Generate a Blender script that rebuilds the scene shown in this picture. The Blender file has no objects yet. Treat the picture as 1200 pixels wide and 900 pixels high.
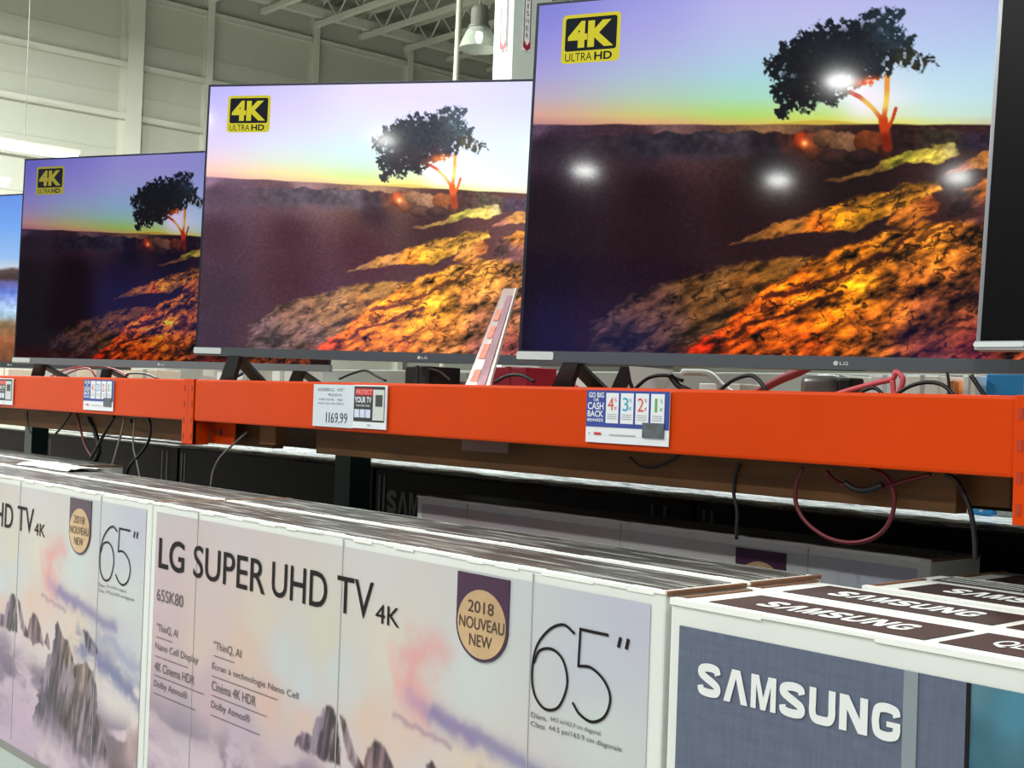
import bpy, bmesh, math, random
import numpy as np
from mathutils import Vector, Matrix

random.seed(7)
E0 = 1.25                       # eye height; heights below are given relative to the eye
SC = bpy.context.scene
COL = SC.collection
R_ = math.radians

# ------------------------------------------------------------------ camera
FPX = 1515.928
_y, _p, _r = R_(41.6583), R_(.832385), R_(-1.99662)
CF = np.array([-math.cos(_y)*math.cos(_p), math.sin(_y)*math.cos(_p), math.sin(_p)])
_R = np.cross(CF, [0, 0, 1]); _R /= np.linalg.norm(_R); _U = np.cross(_R, CF)
CR = math.cos(_r)*_R - math.sin(_r)*_U
CU = math.sin(_r)*_R + math.cos(_r)*_U
cam = bpy.data.cameras.new('camera'); co = bpy.data.objects.new('camera', cam); COL.objects.link(co)
cam.sensor_width = 36; cam.lens = FPX/1200*36; cam.clip_start = .05; cam.clip_end = 300
M = Matrix.Identity(4)
for i in range(3):
    M[i][0] = CR[i]; M[i][1] = CU[i]; M[i][2] = -CF[i]
M[2][3] = E0
co.matrix_world = M
SC.camera = co

def at(px, py, X=None, Y=None, Z=None):
    """a measured photo point carried on to a known world plane (heights relative to the eye)"""
    d = CF + CR*(px-600)/FPX - CU*(py-450)/FPX
    t = X/d[0] if X is not None else Y/d[1] if Y is not None else Z/d[2]
    v = d*t
    return Vector((v[0], v[1], v[2]+E0))

# ------------------------------------------------------------------ materials
def s2l(c):
    return tuple((x/255/12.92 if x/255 <= .04045 else ((x/255+.055)/1.055)**2.4) for x in c)

MATS = {}
def mat(name, c, rough=.6, metal=0., noise=0., nscale=8., emit=None, estr=0., bump=0., bscale=60., stretch=(1, 1, 1), spec=.5, alpha=1., trans=0.):
    if name in MATS: return MATS[name]
    m = bpy.data.materials.new(name); m.use_nodes = True
    nt = m.node_tree; b = nt.nodes['Principled BSDF']
    b.inputs['Roughness'].default_value = rough; b.inputs['Metallic'].default_value = metal
    b.inputs['Specular IOR Level'].default_value = spec
    b.inputs['Alpha'].default_value = alpha; b.inputs['Transmission Weight'].default_value = trans
    lc = s2l(c)
    tc = nt.nodes.new('ShaderNodeTexCoord'); mp = nt.nodes.new('ShaderNodeMapping')
    mp.inputs['Scale'].default_value = stretch
    nt.links.new(tc.outputs['Object'], mp.inputs['Vector'])
    nz = nt.nodes.new('ShaderNodeTexNoise'); nz.inputs['Scale'].default_value = nscale; nz.inputs['Detail'].default_value = 5
    nt.links.new(mp.outputs[0], nz.inputs['Vector'])
    rp = nt.nodes.new('ShaderNodeValToRGB')
    k = noise
    rp.color_ramp.elements[0].position = .3; rp.color_ramp.elements[1].position = .7
    rp.color_ramp.elements[0].color = (*[x*(1-k) for x in lc], 1); rp.color_ramp.elements[1].color = (*[min(1, x*(1+k)) for x in lc], 1)
    nt.links.new(nz.outputs['Fac'], rp.inputs[0]); nt.links.new(rp.outputs[0], b.inputs['Base Color'])
    if bump:
        n2 = nt.nodes.new('ShaderNodeTexNoise'); n2.inputs['Scale'].default_value = bscale
        nt.links.new(mp.outputs[0], n2.inputs['Vector'])
        bp = nt.nodes.new('ShaderNodeBump'); bp.inputs['Strength'].default_value = bump; bp.inputs['Distance'].default_value = .01
        nt.links.new(n2.outputs['Fac'], bp.inputs['Height']); nt.links.new(bp.outputs[0], b.inputs['Normal'])
    if emit:
        b.inputs['Emission Color'].default_value = (*s2l(emit), 1); b.inputs['Emission Strength'].default_value = estr
    MATS[name] = m
    return m

def print_mat(name, rough=.45, spec=.4):
    """printed card: the picture is held in a colour attribute"""
    m = bpy.data.materials.new(name); m.use_nodes = True; nt = m.node_tree; b = nt.nodes['Principled BSDF']
    a = nt.nodes.new('ShaderNodeAttribute'); a.attribute_name = 'picture'
    nt.links.new(a.outputs['Color'], b.inputs['Base Color'])
    b.inputs['Roughness'].default_value = rough; b.inputs['Specular IOR Level'].default_value = spec
    return m

def screen_mat(name, gamma, gain, tint=(1, 1, 1), rough=.06):
    m = bpy.data.materials.new(name); m.use_nodes = True; nt = m.node_tree; b = nt.nodes['Principled BSDF']
    a = nt.nodes.new('ShaderNodeAttribute'); a.attribute_name = 'picture'
    g = nt.nodes.new('ShaderNodeGamma'); g.inputs[1].default_value = gamma
    nt.links.new(a.outputs['Color'], g.inputs[0])
    mx = nt.nodes.new('ShaderNodeMix'); mx.data_type = 'RGBA'; mx.blend_type = 'MULTIPLY'; mx.inputs[0].default_value = 1
    nt.links.new(g.outputs[0], mx.inputs[6]); mx.inputs[7].default_value = (*tint, 1)
    nt.links.new(mx.outputs[2], b.inputs['Emission Color']); b.inputs['Emission Strength'].default_value = gain
    b.inputs['Base Color'].default_value = (.003, .003, .004, 1)
    b.inputs['Roughness'].default_value = rough; b.inputs['Specular IOR Level'].default_value = .21
    try: m.cycles.emission_sampling = 'NONE'
    except Exception: pass
    return m

# ------------------------------------------------------------------ object helpers
def link(name, me, parent=None, matl=None):
    o = bpy.data.objects.new(name, me); COL.objects.link(o)
    if matl is not None and me is not None: me.materials.append(matl)
    if parent is not None: o.parent = parent
    return o

def tag(o, label=None, cat=None, group=None, kind=None):
    if label: o['label'] = label
    if cat: o['category'] = cat
    if group: o['group'] = group
    if kind: o['kind'] = kind
    return o

def empty(name, loc=(0, 0, 0), rz=0, **k):
    o = bpy.data.objects.new(name, None); COL.objects.link(o); o.location = loc; o.rotation_euler.z = rz
    o.empty_display_size = .1
    tag(o, k.get('label'), k.get('cat'), k.get('group'))
    return o

def finish(bm, name, matl, parent=None, smooth=False, mtx=None):
    me = bpy.data.meshes.new(name)
    if mtx is not None: bmesh.ops.transform(bm, matrix=mtx, verts=bm.verts)
    bmesh.ops.recalc_face_normals(bm, faces=bm.faces)
    bm.to_mesh(me); bm.free()
    if smooth:
        for p in me.polygons: p.use_smooth = True
    return link(name, me, parent, matl)

def add_box(bm, x0, x1, y0, y1, z0, z1, bevel=0.):
    r = bmesh.ops.create_cube(bm, size=1)
    vs = r['verts']
    bmesh.ops.scale(bm, vec=(x1-x0, y1-y0, z1-z0), verts=vs)
    bmesh.ops.translate(bm, vec=((x0+x1)/2, (y0+y1)/2, (z0+z1)/2), verts=vs)
    if bevel:
        es = list({e for v in vs for e in v.link_edges})
        bmesh.ops.bevel(bm, geom=es, offset=bevel, segments=2, affect='EDGES', profile=.6)
    return vs

def box(name, x0, x1, y0, y1, z0, z1, matl, parent=None, bevel=0., mtx=None):
    bm = bmesh.new(); add_box(bm, x0, x1, y0, y1, z0, z1, bevel)
    return finish(bm, name, matl, parent, mtx=mtx)

def add_poly(bm, pts, y0, y1):
    """extrude a closed xz outline from y0 to y1"""
    a = [bm.verts.new((p[0], y0, p[1])) for p in pts]; b = [bm.verts.new((p[0], y1, p[1])) for p in pts]
    bm.faces.new(a); bm.faces.new(b[::-1]); n = len(pts)
    for i in range(n): bm.faces.new((a[i], b[i], b[(i+1) % n], a[(i+1) % n]))

def poly(name, pts, y0, y1, matl, parent=None, mtx=None):
    bm = bmesh.new(); add_poly(bm, pts, y0, y1)
    return finish(bm, name, matl, parent, mtx=mtx)

def catmull(P, n=8):
    P = [Vector(p) for p in P]
    if len(P) < 3: return P
    Q = [P[0]*2-P[1]] + P + [P[-1]*2-P[-2]]; out = []
    for i in range(1, len(Q)-2):
        for k in range(n):
            t = k/n
            out.append(.5*((2*Q[i]) + (Q[i+1]-Q[i-1])*t + (2*Q[i-1]-5*Q[i]+4*Q[i+1]-Q[i+2])*t*t + (-Q[i-1]+3*Q[i]-3*Q[i+1]+Q[i+2])*t**3))
    out.append(P[-1]); return out

def add_tube(bm, P, r, seg=8, n=8, smooth=True):
    P = catmull(P, n) if smooth else [Vector(p) for p in P]
    rings = []; up = Vector((0, 0, 1)); prev = None
    for i, p in enumerate(P):
        t = (P[min(i+1, len(P)-1)] - P[max(i-1, 0)]).normalized()
        if prev is None:
            a = t.cross(up)
            if a.length < .1: a = t.cross(Vector((1, 0, 0)))
        else: a = prev - t*prev.dot(t)
        a.normalize(); prev = a; b = t.cross(a)
        rr = r[min(i, len(r)-1)] if isinstance(r, (list, tuple)) else r
        rings.append([bm.verts.new(p + (a*math.cos(2*math.pi*k/seg) + b*math.sin(2*math.pi*k/seg))*rr) for k in range(seg)])
    for i in range(len(rings)-1):
        for k in range(seg):
            bm.faces.new((rings[i][k], rings[i][(k+1) % seg], rings[i+1][(k+1) % seg], rings[i+1][k]))
    bm.faces.new(rings[0][::-1]); bm.faces.new(rings[-1])

def tube(name, P, r, matl, parent=None, seg=8, n=8, smooth=True):
    bm = bmesh.new(); add_tube(bm, P, r, seg, n, smooth)
    return finish(bm, name, matl, parent, smooth=True)

def add_lathe(bm, prof, seg=24, c=(0, 0, 0)):
    rings = []
    for r, z in prof:
        rings.append([bm.verts.new((c[0]+r*math.cos(2*math.pi*k/seg), c[1]+r*math.sin(2*math.pi*k/seg), c[2]+z)) for k in range(seg)])
    for i in range(len(rings)-1):
        for k in range(seg):
            bm.faces.new((rings[i][k], rings[i][(k+1) % seg], rings[i+1][(k+1) % seg], rings[i+1][k]))
    return rings

_TXT = {}
def text_mesh(s, bold=0.):
    key = (s, bold)
    if key not in _TXT:
        cu = bpy.data.curves.new('t', 'FONT'); cu.body = s; cu.size = 1; cu.offset = bold; cu.extrude = 0; cu.resolution_u = 4
        o = bpy.data.objects.new('t', cu); COL.objects.link(o)
        dg = bpy.context.evaluated_depsgraph_get(); dg.update()
        me = bpy.data.meshes.new_from_object(o.evaluated_get(dg))
        v = np.array([x.co[:] for x in me.vertices]); f = [tuple(p.vertices) for p in me.polygons]
        bpy.data.objects.remove(o); bpy.data.curves.remove(cu); bpy.data.meshes.remove(me)
        _TXT[key] = (v, f)
    return _TXT[key]

def add_text(bm, s, x0, x1, y0, y1, bold=0., d=.0):
    """text stretched to fill the rectangle, in a local x / y(up) plane"""
    v, f = text_mesh(s, bold)
    lo, hi = v.min(0), v.max(0)
    if s in ('1', '.', 'I', 'l'): x0, x1 = (x0+x1)/2-(x1-x0)*(.2 if s != '.' else .5), (x0+x1)/2+(x1-x0)*(.2 if s != '.' else .5)
    w = [bm.verts.new((x0+(p[0]-lo[0])/(hi[0]-lo[0])*(x1-x0), y0+(p[1]-lo[1])/(hi[1]-lo[1])*(y1-y0), 0)) for p in v]
    for q in f:
        try: bm.faces.new([w[i] for i in q])
        except ValueError: pass

# maps (x, y up) -> front face (x, -d, z=y) ; and flat on top (x, y, z=d)
def front_m(d=.0015, y=0.): return Matrix(((1, 0, 0, 0), (0, 0, -1, y-d), (0, 1, 0, 0), (0, 0, 0, 1)))
def flat_m(z): return Matrix(((1, 0, 0, 0), (0, 1, 0, 0), (0, 0, 1, z), (0, 0, 0, 1)))

BLOCK = {'L_': 0, 'A': [(0, 0), (.27, 0), (.5, .74), (.73, 0), (1, 0), (.67, 1), (.33, 1)],
         'M': [(0, 0), (.21, 0), (.21, .72), (.40, 0), (.60, 0), (.79, .72), (.79, 0), (1, 0), (1, 1), (.69, 1), (.5, .36), (.31, 1), (0, 1)],
         'N': [(0, 0), (.27, 0), (.27, .60), (.68, 0), (1, 0), (1, 1), (.73, 1), (.73, .40), (.32, 1), (0, 1)]}
BRIB = {'S': [(.86, .70), (.80, .84), (.5, .885), (.18, .82), (.15, .68), (.34, .57), (.68, .43), (.86, .31), (.82, .16), (.5, .115), (.18, .16), (.13, .31)],
        'U': [(.145, 1), (.145, .6), (.145, .3), (.25, .14), (.5, .115), (.75, .14), (.855, .3), (.855, .6), (.855, 1)],
        'G': [(.86, .68), (.80, .83), (.5, .885), (.22, .82), (.145, .6), (.145, .4), (.22, .18), (.5, .115), (.78, .17), (.855, .30), (.855, .5)]}
def block_word(bm, word, x0, x1, y0, y1, gap=.13):
    """heavy wide-set capitals; A has no crossbar"""
    n = len(word); cw = (x1-x0)/(n+gap*(n-1)); h = y1-y0
    for k, ch in enumerate(word):
        ox = x0+k*cw*(1+gap); t = bmesh.new()
        if ch in BLOCK: t.faces.new([t.verts.new((p[0], p[1], 0)) for p in BLOCK[ch]])
        else:
            add_ribbon(t, BRIB[ch], .25, smooth=True)
            if ch == 'G': t.faces.new([t.verts.new(p) for p in ((.52, .38, .0002), (.98, .38, .0002), (.98, .53, .0002), (.52, .53, .0002))])
        t.normal_update(); bmesh.ops.triangulate(t, faces=t.faces[:]); tm = bpy.data.meshes.new('t'); t.to_mesh(tm); t.free()
        tm.transform(Matrix(((cw, 0, 0, ox), (0, h, 0, y0), (0, 0, 1, 0), (0, 0, 0, 1)))); bm.from_mesh(tm); bpy.data.meshes.remove(tm)

def lettering(name, items, matl, parent, mtx, bold=0.):
    """items: (string, x0, x1, y0, y1[, bold]) ; None string -> a filled rectangle"""
    bm = bmesh.new()
    for it in items:
        if it[0] is None:
            x0, x1, y0, y1 = it[1:5]
            bm.faces.new([bm.verts.new(p) for p in ((x0, y0, 0), (x1, y0, 0), (x1, y1, 0), (x0, y1, 0))])
        else: add_text(bm, it[0], *it[1:5], bold=it[5] if len(it) > 5 else bold)
    return finish(bm, name, matl, parent, mtx=mtx)

def add_ribbon(bm, pts, w, n=8, smooth=True):
    P = catmull([(p[0], p[1], 0) for p in pts], n) if smooth else [Vector((p[0], p[1], 0)) for p in pts]
    L, Rr = [], []
    for i, p in enumerate(P):
        t = (P[min(i+1, len(P)-1)] - P[max(i-1, 0)]).normalized(); nn = Vector((-t.y, t.x, 0))*w/2
        L.append(bm.verts.new(p+nn)); Rr.append(bm.verts.new(p-nn))
    for i in range(len(P)-1): bm.faces.new((L[i], L[i+1], Rr[i+1], Rr[i]))

def grid_mesh(name, x0, x1, z0, z1, nx, nz, fn, mtx=None):
    """dense panel in the xz plane carrying a picture; fn(u[m from left], v[m from top]) -> rgb (display values 0..255)"""
    xs = np.linspace(x0, x1, nx); zs = np.linspace(z1, z0, nz)
    X, Z = np.meshgrid(xs, zs); n = nx*nz
    co_ = np.zeros((n, 3)); co_[:, 0] = X.ravel(); co_[:, 2] = Z.ravel()
    if mtx is not None:
        Mn = np.array(mtx); co_ = co_@Mn[:3, :3].T + Mn[:3, 3]
    i = np.arange((nz-1)*(nx-1)); r, c = i//(nx-1), i % (nx-1)
    a = r*nx+c
    fa = np.stack([a, a+nx, a+nx+1, a+1], 1)
    me = bpy.data.meshes.new(name)
    me.vertices.add(n); me.vertices.foreach_set('co', co_.ravel().astype(np.float32))
    me.loops.add(len(fa)*4); me.loops.foreach_set('vertex_index', fa.ravel().astype(np.int32))
    me.polygons.add(len(fa)); me.polygons.foreach_set('loop_start', (np.arange(len(fa))*4).astype(np.int32))
    me.update(calc_edges=True)
    rgb = np.clip(fn((X-x0).ravel(), (z1-Z).ravel()), 0, 255)/255
    lin = np.where(rgb <= .04045, rgb/12.92, ((rgb+.055)/1.055)**2.4)
    ca = me.color_attributes.new('picture', 'FLOAT_COLOR', 'POINT')
    ca.data.foreach_set('color', np.concatenate([lin, np.ones((n, 1))], 1).ravel().astype(np.float32))
    return me

def dup(root, loc=None, label=None, group=None):
    r = root.copy(); COL.objects.link(r)
    if loc is not None: r.location = loc
    if label: r['label'] = label
    if group: r['group'] = group
    for ch in list(root.children):
        c = ch.copy(); COL.objects.link(c); c.parent = r
        for g in list(ch.children):
            d = g.copy(); COL.objects.link(d); d.parent = c
    return r

# ------------------------------------------------------------------ painting helpers (numpy)
def _h(i, j, s):
    n = (i.astype(np.int64)*374761393 + j.astype(np.int64)*668265263 + s*974711) & 0xffffffff
    n = ((n ^ (n >> 13))*1274126177) & 0xffffffff
    return ((n ^ (n >> 16)) & 0xffff)/65535.
def vn(x, y, s=0):
    i, j = np.floor(x), np.floor(y); fx, fy = x-i, y-j
    fx = fx*fx*(3-2*fx); fy = fy*fy*(3-2*fy)
    a, b, c, d = _h(i, j, s), _h(i+1, j, s), _h(i, j+1, s), _h(i+1, j+1, s)
    return (a*(1-fx)+b*fx)*(1-fy)+(c*(1-fx)+d*fx)*fy
def fbm(x, y, s=0, o=4):
    t = 0; a = .5; w = 0
    for k in range(o):
        t = t+a*vn(x, y, s+k*17); w += a; a *= .5; x = x*2.03+5.1; y = y*2.03+3.7
    return t/w
def sst(a, b, x):
    t = np.clip((x-a)/(b-a), 0, 1); return t*t*(3-2*t)
def mixc(c, m, col):
    return c*(1-m[:, None]) + np.asarray(col, float)*m[:, None] if np.ndim(col) == 1 else c*(1-m[:, None])+col*m[:, None]
def shepard(x, y, A, p=3.):
    num = 0; den = 0
    for ax, ay, c in A:
        w = 1/((x-ax)**2+(y-ay)**2+1e-6)**(p/2); num = num+w[:, None]*np.array(c, float); den = den+w
    return num/den[:, None]
def pdist(x, y, pts):
    """signed distance to polygon, negative inside"""
    d = np.full(x.shape, 1e9); ins = np.zeros(x.shape, bool); n = len(pts)
    for i in range(n):
        ax, ay = pts[i]; bx, by = pts[(i+1) % n]
        ex, ey = bx-ax, by-ay; wx, wy = x-ax, y-ay
        t = np.clip((wx*ex+wy*ey)/(ex*ex+ey*ey+1e-9), 0, 1)
        d = np.minimum(d, np.hypot(wx-ex*t, wy-ey*t))
        c = ((ay > y) != (by > y)) & (x < (bx-ax)*(y-ay)/((by-ay) if abs(by-ay) > 1e-9 else 1e-9)+ax)
        ins ^= c
    return np.where(ins, -d, d)
def sdist(x, y, pts):
    d = np.full(x.shape, 1e9)
    for (ax, ay), (bx, by) in zip(pts[:-1], pts[1:]):
        ex, ey = bx-ax, by-ay; t = np.clip(((x-ax)*ex+(y-ay)*ey)/(ex*ex+ey*ey+1e-9), 0, 1)
        d = np.minimum(d, np.hypot(x-ax-ex*t, y-ay-ey*t))
    return d

# ------------------------------------------------------------------ the picture on the televisions
HT = np.array([[399.461, 39.760, 606.381], [-44.4406, -505.194, 425.270], [-.129381, .0203587, 1.]])
SCR_W, SCR_H, BEZ = 1.45, .835, .028
def sunset(u, v, blue=False):
    s = u+.008; t = SCR_H-.008-v
    w = HT[2, 0]*s+HT[2, 1]*t+1
    x = (HT[0, 0]*s+HT[0, 1]*t+HT[0, 2])/w; y = (HT[1, 0]*s+HT[1, 1]*t+HT[1, 2])/w
    ys = [-40, 0, 30, 60, 90, 115, 135, 148]
    cols = [(630, [(120, 120, 215), (128, 128, 212), (140, 138, 218), (155, 150, 220), (172, 165, 215), (192, 172, 192), (218, 166, 150), (190, 130, 130)]),
            (760, [(150, 150, 228), (158, 158, 228), (168, 166, 228), (175, 178, 226), (174, 195, 214), (180, 205, 180), (205, 200, 124), (225, 160, 120)]),
            (870, [(180, 178, 235), (184, 182, 236), (184, 190, 234), (180, 200, 232), (170, 212, 222), (168, 220, 190), (178, 218, 112), (220, 185, 100)]),
            (960, [(186, 182, 236), (188, 184, 236), (188, 194, 234), (182, 204, 232), (176, 216, 228), (182, 224, 205), (198, 224, 122), (230, 210, 60)]),
            (1040, [(182, 182, 236), (184, 186, 236), (186, 196, 236), (190, 208, 238), (205, 226, 240), (230, 238, 245), (222, 235, 190), (235, 220, 70)]),
            (1100, [(176, 180, 234), (180, 186, 236), (184, 196, 238), (186, 208, 240), (192, 222, 240), (200, 230, 236), (206, 232, 215), (215, 220, 130)]),
            (1170, [(170, 178, 230), (174, 184, 232), (178, 196, 236), (182, 208, 238), (188, 220, 238), (192, 226, 232), (196, 224, 210), (205, 185, 150)]),
            (1500, [(150, 160, 220), (160, 170, 225), (170, 186, 230), (175, 196, 230), (180, 205, 225), (188, 205, 205), (196, 200, 180), (205, 175, 150)])]
    cy = np.array([[np.interp(y, ys, [k[ch] for k in st_]) for ch in range(3)] for _, st_ in cols])
    cx = [k for k, _ in cols]; xi = np.clip(np.interp(x, cx, range(len(cx))), 0, len(cx)-1.001); i0 = xi.astype(int); fr = xi-i0; fr = fr*fr*(3-2*fr)*.5+fr*.5
    ar = np.arange(len(x)); c = np.stack([cy[i0, ch, ar]*(1-fr)+cy[i0+1, ch, ar]*fr for ch in range(3)], 1)
    g = np.exp(-(((x-1014)/26)**2+((y-116)/24)**2)**1.2); c = mixc(c, g, (250, 242, 250))
    # tree: trunk and branches
    tr = np.minimum(sdist(x, y, [(1040, 172), (1036, 148), (1035, 140)])/5.5, np.minimum(
        sdist(x, y, [(1035, 142), (1022, 126), (1008, 114), (996, 108)])/2.6, np.minimum(
        sdist(x, y, [(1035, 142), (1039, 118), (1040, 88)])/3.0, sdist(x, y, [(1040, 152), (1046, 140), (1050, 127)])/2.0)))
    tc = shepard(x, y, [(1038, 165, (120, 30, 12)), (1036, 146, (200, 60, 20)), (1038, 120, (245, 205, 90)), (1018, 124, (238, 190, 90)), (1000, 108, (190, 60, 40)), (1040, 95, (235, 150, 60)), (1049, 132, (190, 60, 30))])
    # crown
    cr = [(899, 72), (908, 64), (916, 56), (922, 46), (938, 38), (955, 34), (965, 27), (985, 24), (1004, 22), (1020, 13), (1036, 12), (1050, 8), (1058, 16), (1050, 30), (1062, 42), (1072, 44),
          (1070, 56), (1076, 68), (1092, 66), (1099, 62), (1096, 74), (1080, 82), (1062, 80), (1048, 76), (1042, 86), (1030, 92), (1012, 100), (1000, 108), (988, 116), (975, 124), (960, 122), (948, 132),
          (932, 130), (914, 138), (908, 128), (914, 118), (904, 108), (912, 96), (900, 84)]
    dcr = pdist(x, y, cr) + (fbm(x/7, y/7, 3, 3)-.5)*16 + (fbm(x/3, y/3, 9, 2)-.5)*7
    cm = 1-sst(-1.5, 2.2, dcr)
    holes = sst(.66, .74, fbm(x/5, y/5, 21, 2))*sst(-26, -3, dcr)*.9
    cm = cm*(1-holes)
    cc = shepard(x, y, [(900, 90, (22, 26, 30)), (990, 60, (20, 26, 34)), (1050, 40, (38, 52, 62)), (960, 110, (22, 20, 24)), (1015, 84, (34, 30, 38)), (1000, 92, (28, 24, 28)), (1030, 74, (30, 36, 42)), (1060, 75, (50, 50, 40))], 3.4)
    ug = np.exp(-(((x-1022)/20)**2+((y-98+.25*(x-1022)*0)/7.5)**2)**1.3); cc = mixc(cc, np.clip(ug*1.2, 0, 1), (222, 92, 28)); ug = np.exp(-(((x-1002)/16)**2+((y-107)/6)**2)); cc = mixc(cc, ug*.7, (150, 60, 30))
    cc = cc*(.65+.7*fbm(x/4, y/4, 31, 3))[:, None]
    # ground layers
    hz = 146+(fbm(x/40, x*0, 4, 3)-.5)*2
    far = sst(-1, 1.2, y-hz)
    hill = 148-7*np.exp(-((x-960)/55)**2)
    c = mixc(c, sst(-1, 1, y-hill)*(x > 860), (205, 175, 70) if not blue else (120, 110, 120))
    gc = shepard(x, y, [(630, 150, (92, 68, 92)), (780, 151, (118, 84, 84)), (900, 152, (140, 100, 66)), (640, 168, (42, 28, 42)), (760, 168, (48, 30, 40)), (640, 240, (27, 13, 22)), (760, 230, (30, 11, 19)), (880, 250, (34, 12, 17)),
                        (640, 330, (22, 12, 22)), (760, 300, (30, 11, 18)), (640, 400, (22, 12, 24)), (900, 190, (24, 11, 17)), (1000, 215, (28, 13, 15)), (1100, 250, (54, 26, 26)), (1150, 230, (60, 34, 34)), (1300, 200, (50, 30, 30)), (700, 400, (32, 16, 24))], 3.0)
    gn = fbm(x/3.2, y/2.2, 51, 3)
    gc = gc*(.78+.44*gn)[:, None] + (sst(.76, .86, vn(x/1.7, y/1.7, 5))*8)[:, None]*np.array([1.3, .7, .6])
    c = mixc(c, far, gc)
    # bushes and boulders on the ridge
    lump = np.abs(np.sin(x/13+2*vn(x/17, x*0, 5)))
    top = 161 - 4*sst(700, 840, x) - 4*lump + 5*(fbm(x/9, x*0+3, 7, 3)-.5) + 6*sst(720, 650, x)
    rc = shepard(x, y, [(660, 168, (34, 26, 36)), (700, 172, (40, 34, 42)), (780, 166, (44, 38, 48)), (860, 162, (56, 48, 56)), (900, 172, (30, 22, 28)), (930, 168, (70, 34, 26))], 3.)*(.55+.9*fbm(x/8, y/8, 19, 3))[:, None]
    c = mixc(c, sst(-1, 1.5, y-top)*(1-sst(176, 196, y+8*(fbm(x/20, x*0, 5, 2)-.5)))*(.35+.65*sst(650, 760, x))*(x < 1046), rc)
    cen = [(938, 166, 9, 12), (952, 172, 13, 17), (968, 163, 15, 12), (990, 172, 19, 18), (978, 184, 20, 10), (1014, 166, 14, 13), (1026, 170, 17, 16), (1010, 184, 20, 9), (1040, 178, 12, 12)]
    colr = [(124, 40, 18), (98, 48, 26), (92, 60, 38), (104, 70, 48), (48, 28, 24), (92, 42, 20), (96, 44, 22), (34, 20, 20), (56, 26, 18)]
    for (ax, ay, rx, ry), kc in zip(cen, colr):
        q = ((x-ax)/rx)**2+((y-ay)/ry)**2+(fbm(x/6, y/6, int(ax), 3)-.5)*.5
        sh = np.clip(1.15-.45*((y-ay)/ry)-.35*q, .25, 1.3)*(.7+.6*fbm(x/5, y/5, 77, 3))
        c = mixc(c, 1-sst(.8, 1.08, q), np.array(kc)*sh[:, None])
    b2 = 152-4*np.abs(np.sin(x/9))+5*(fbm(x/8, x*0, 12, 3)-.5)+sst(1080, 1150, x)*6
    c = mixc(c, sst(-1, 1.5, y-b2)*(1-sst(-4, 6, y-(180-sst(1050, 1160, x)*4)))*sst(1038, 1052, x), shepard(x, y, [(1060, 160, (44, 26, 24)), (1100, 160, (56, 46, 34)), (1150, 165, (46, 34, 48))])*(.5+1.0*fbm(x/6, y/5, 14, 3))[:, None])
    gl = np.exp(-(((x-943)**2+(y-168)**2)/34)); c = mixc(c, np.clip(gl*1.1, 0, 1), (255, 110, 50)); c = mixc(c, np.exp(-((x-943)**2+(y-168)**2)/7), (255, 215, 120))
    # rock slabs
    wx = (fbm(x/22, y/16, 61, 4)-.5); wy = (fbm(x/20, y/14, 62, 4)-.5)
    X, Y = x+wx*16, y+wy*12
    a = R_(-24); sx, sy = (x*math.cos(a)+y*math.sin(a)), (-x*math.sin(a)+y*math.cos(a))
    st = fbm(sx/34, sy/10, 71, 3); fine = fbm(sx/9, sy/4.6, 72, 4); crack = sst(.63, .69, fbm((sx+wx*30)/34, (sy+wy*14)/9, 73, 4))
    rdg = 1-np.abs(2*fbm((sx+wx*40)/44, (sy+wy*20)/13, 91, 3)-1); crack = np.maximum(crack*.7, sst(.93, .985, rdg)*.9)
    rd2 = 1-np.abs(2*fbm((sx+wx*30)/18, (sy+wy*16)/8, 95, 3)-1); crack = np.maximum(crack, sst(.95, .99, rd2)*.32)
    def slab(pts, anchors, soft=2.5, cr_=.85, con=1.):
        nonlocal c
        m = 1-sst(-soft, soft, pdist(X, Y, pts)); anchors = [(p_, q_, tuple(ch*.9 for ch in k_)) for p_, q_, k_ in anchors]
        k = shepard(x, y, anchors, 2.6)*(1+con*((st-.5)*1.5+(fine-.5)*1.15))[:, None]
        k = mixc(k, crack*cr_, np.array([40, 14, 10]) if np.ndim(k) == 1 else k*.16)
        c = mixc(c, m, k)
    slab([(968, 213), (1000, 203), (1045, 186), (1080, 174), (1122, 169), (1128, 178), (1095, 190), (1050, 194), (1015, 206), (975, 215)],
         [(975, 211, (96, 60, 30)), (1020, 200, (140, 100, 40)), (1055, 186, (205, 190, 60)), (1090, 182, (214, 184, 70)), (1120, 173, (190, 170, 100))], 1.6, .4, .7)
    slab([(1108, 204), (1125, 190), (1150, 180), (1300, 172), (1300, 190), (1150, 196), (1125, 202)], [(1120, 198, (170, 90, 70)), (1150, 188, (190, 120, 50))], 1.5, .5)
    slab([(855, 289), (905, 266), (950, 250), (1000, 231), (1060, 217), (1104, 211), (1108, 222), (1072, 236), (1035, 257), (995, 270), (950, 272), (900, 282)],
         [(865, 286, (120, 74, 40)), (930, 262, (150, 92, 36)), (985, 255, (248, 150, 24)), (1008, 256, (255, 165, 30)), (1000, 238, (170, 104, 30)), (1050, 226, (206, 130, 34)), (1095, 216, (220, 140, 40)), (960, 268, (225, 105, 20))], 2, .85)
    slab([(1040, 262), (1062, 240), (1095, 226), (1100, 240), (1086, 256), (1060, 266)], [(1070, 245, (200, 110, 36)), (1090, 240, (150, 70, 26))], 2, .9)
    slab([(1118, 232), (1150, 212), (1300, 205), (1300, 258), (1130, 262), (1108, 252)], [(1130, 240, (66, 40, 40)), (1150, 218, (210, 110, 30)), (1150, 250, (90, 50, 50))], 2, .6)
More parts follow.
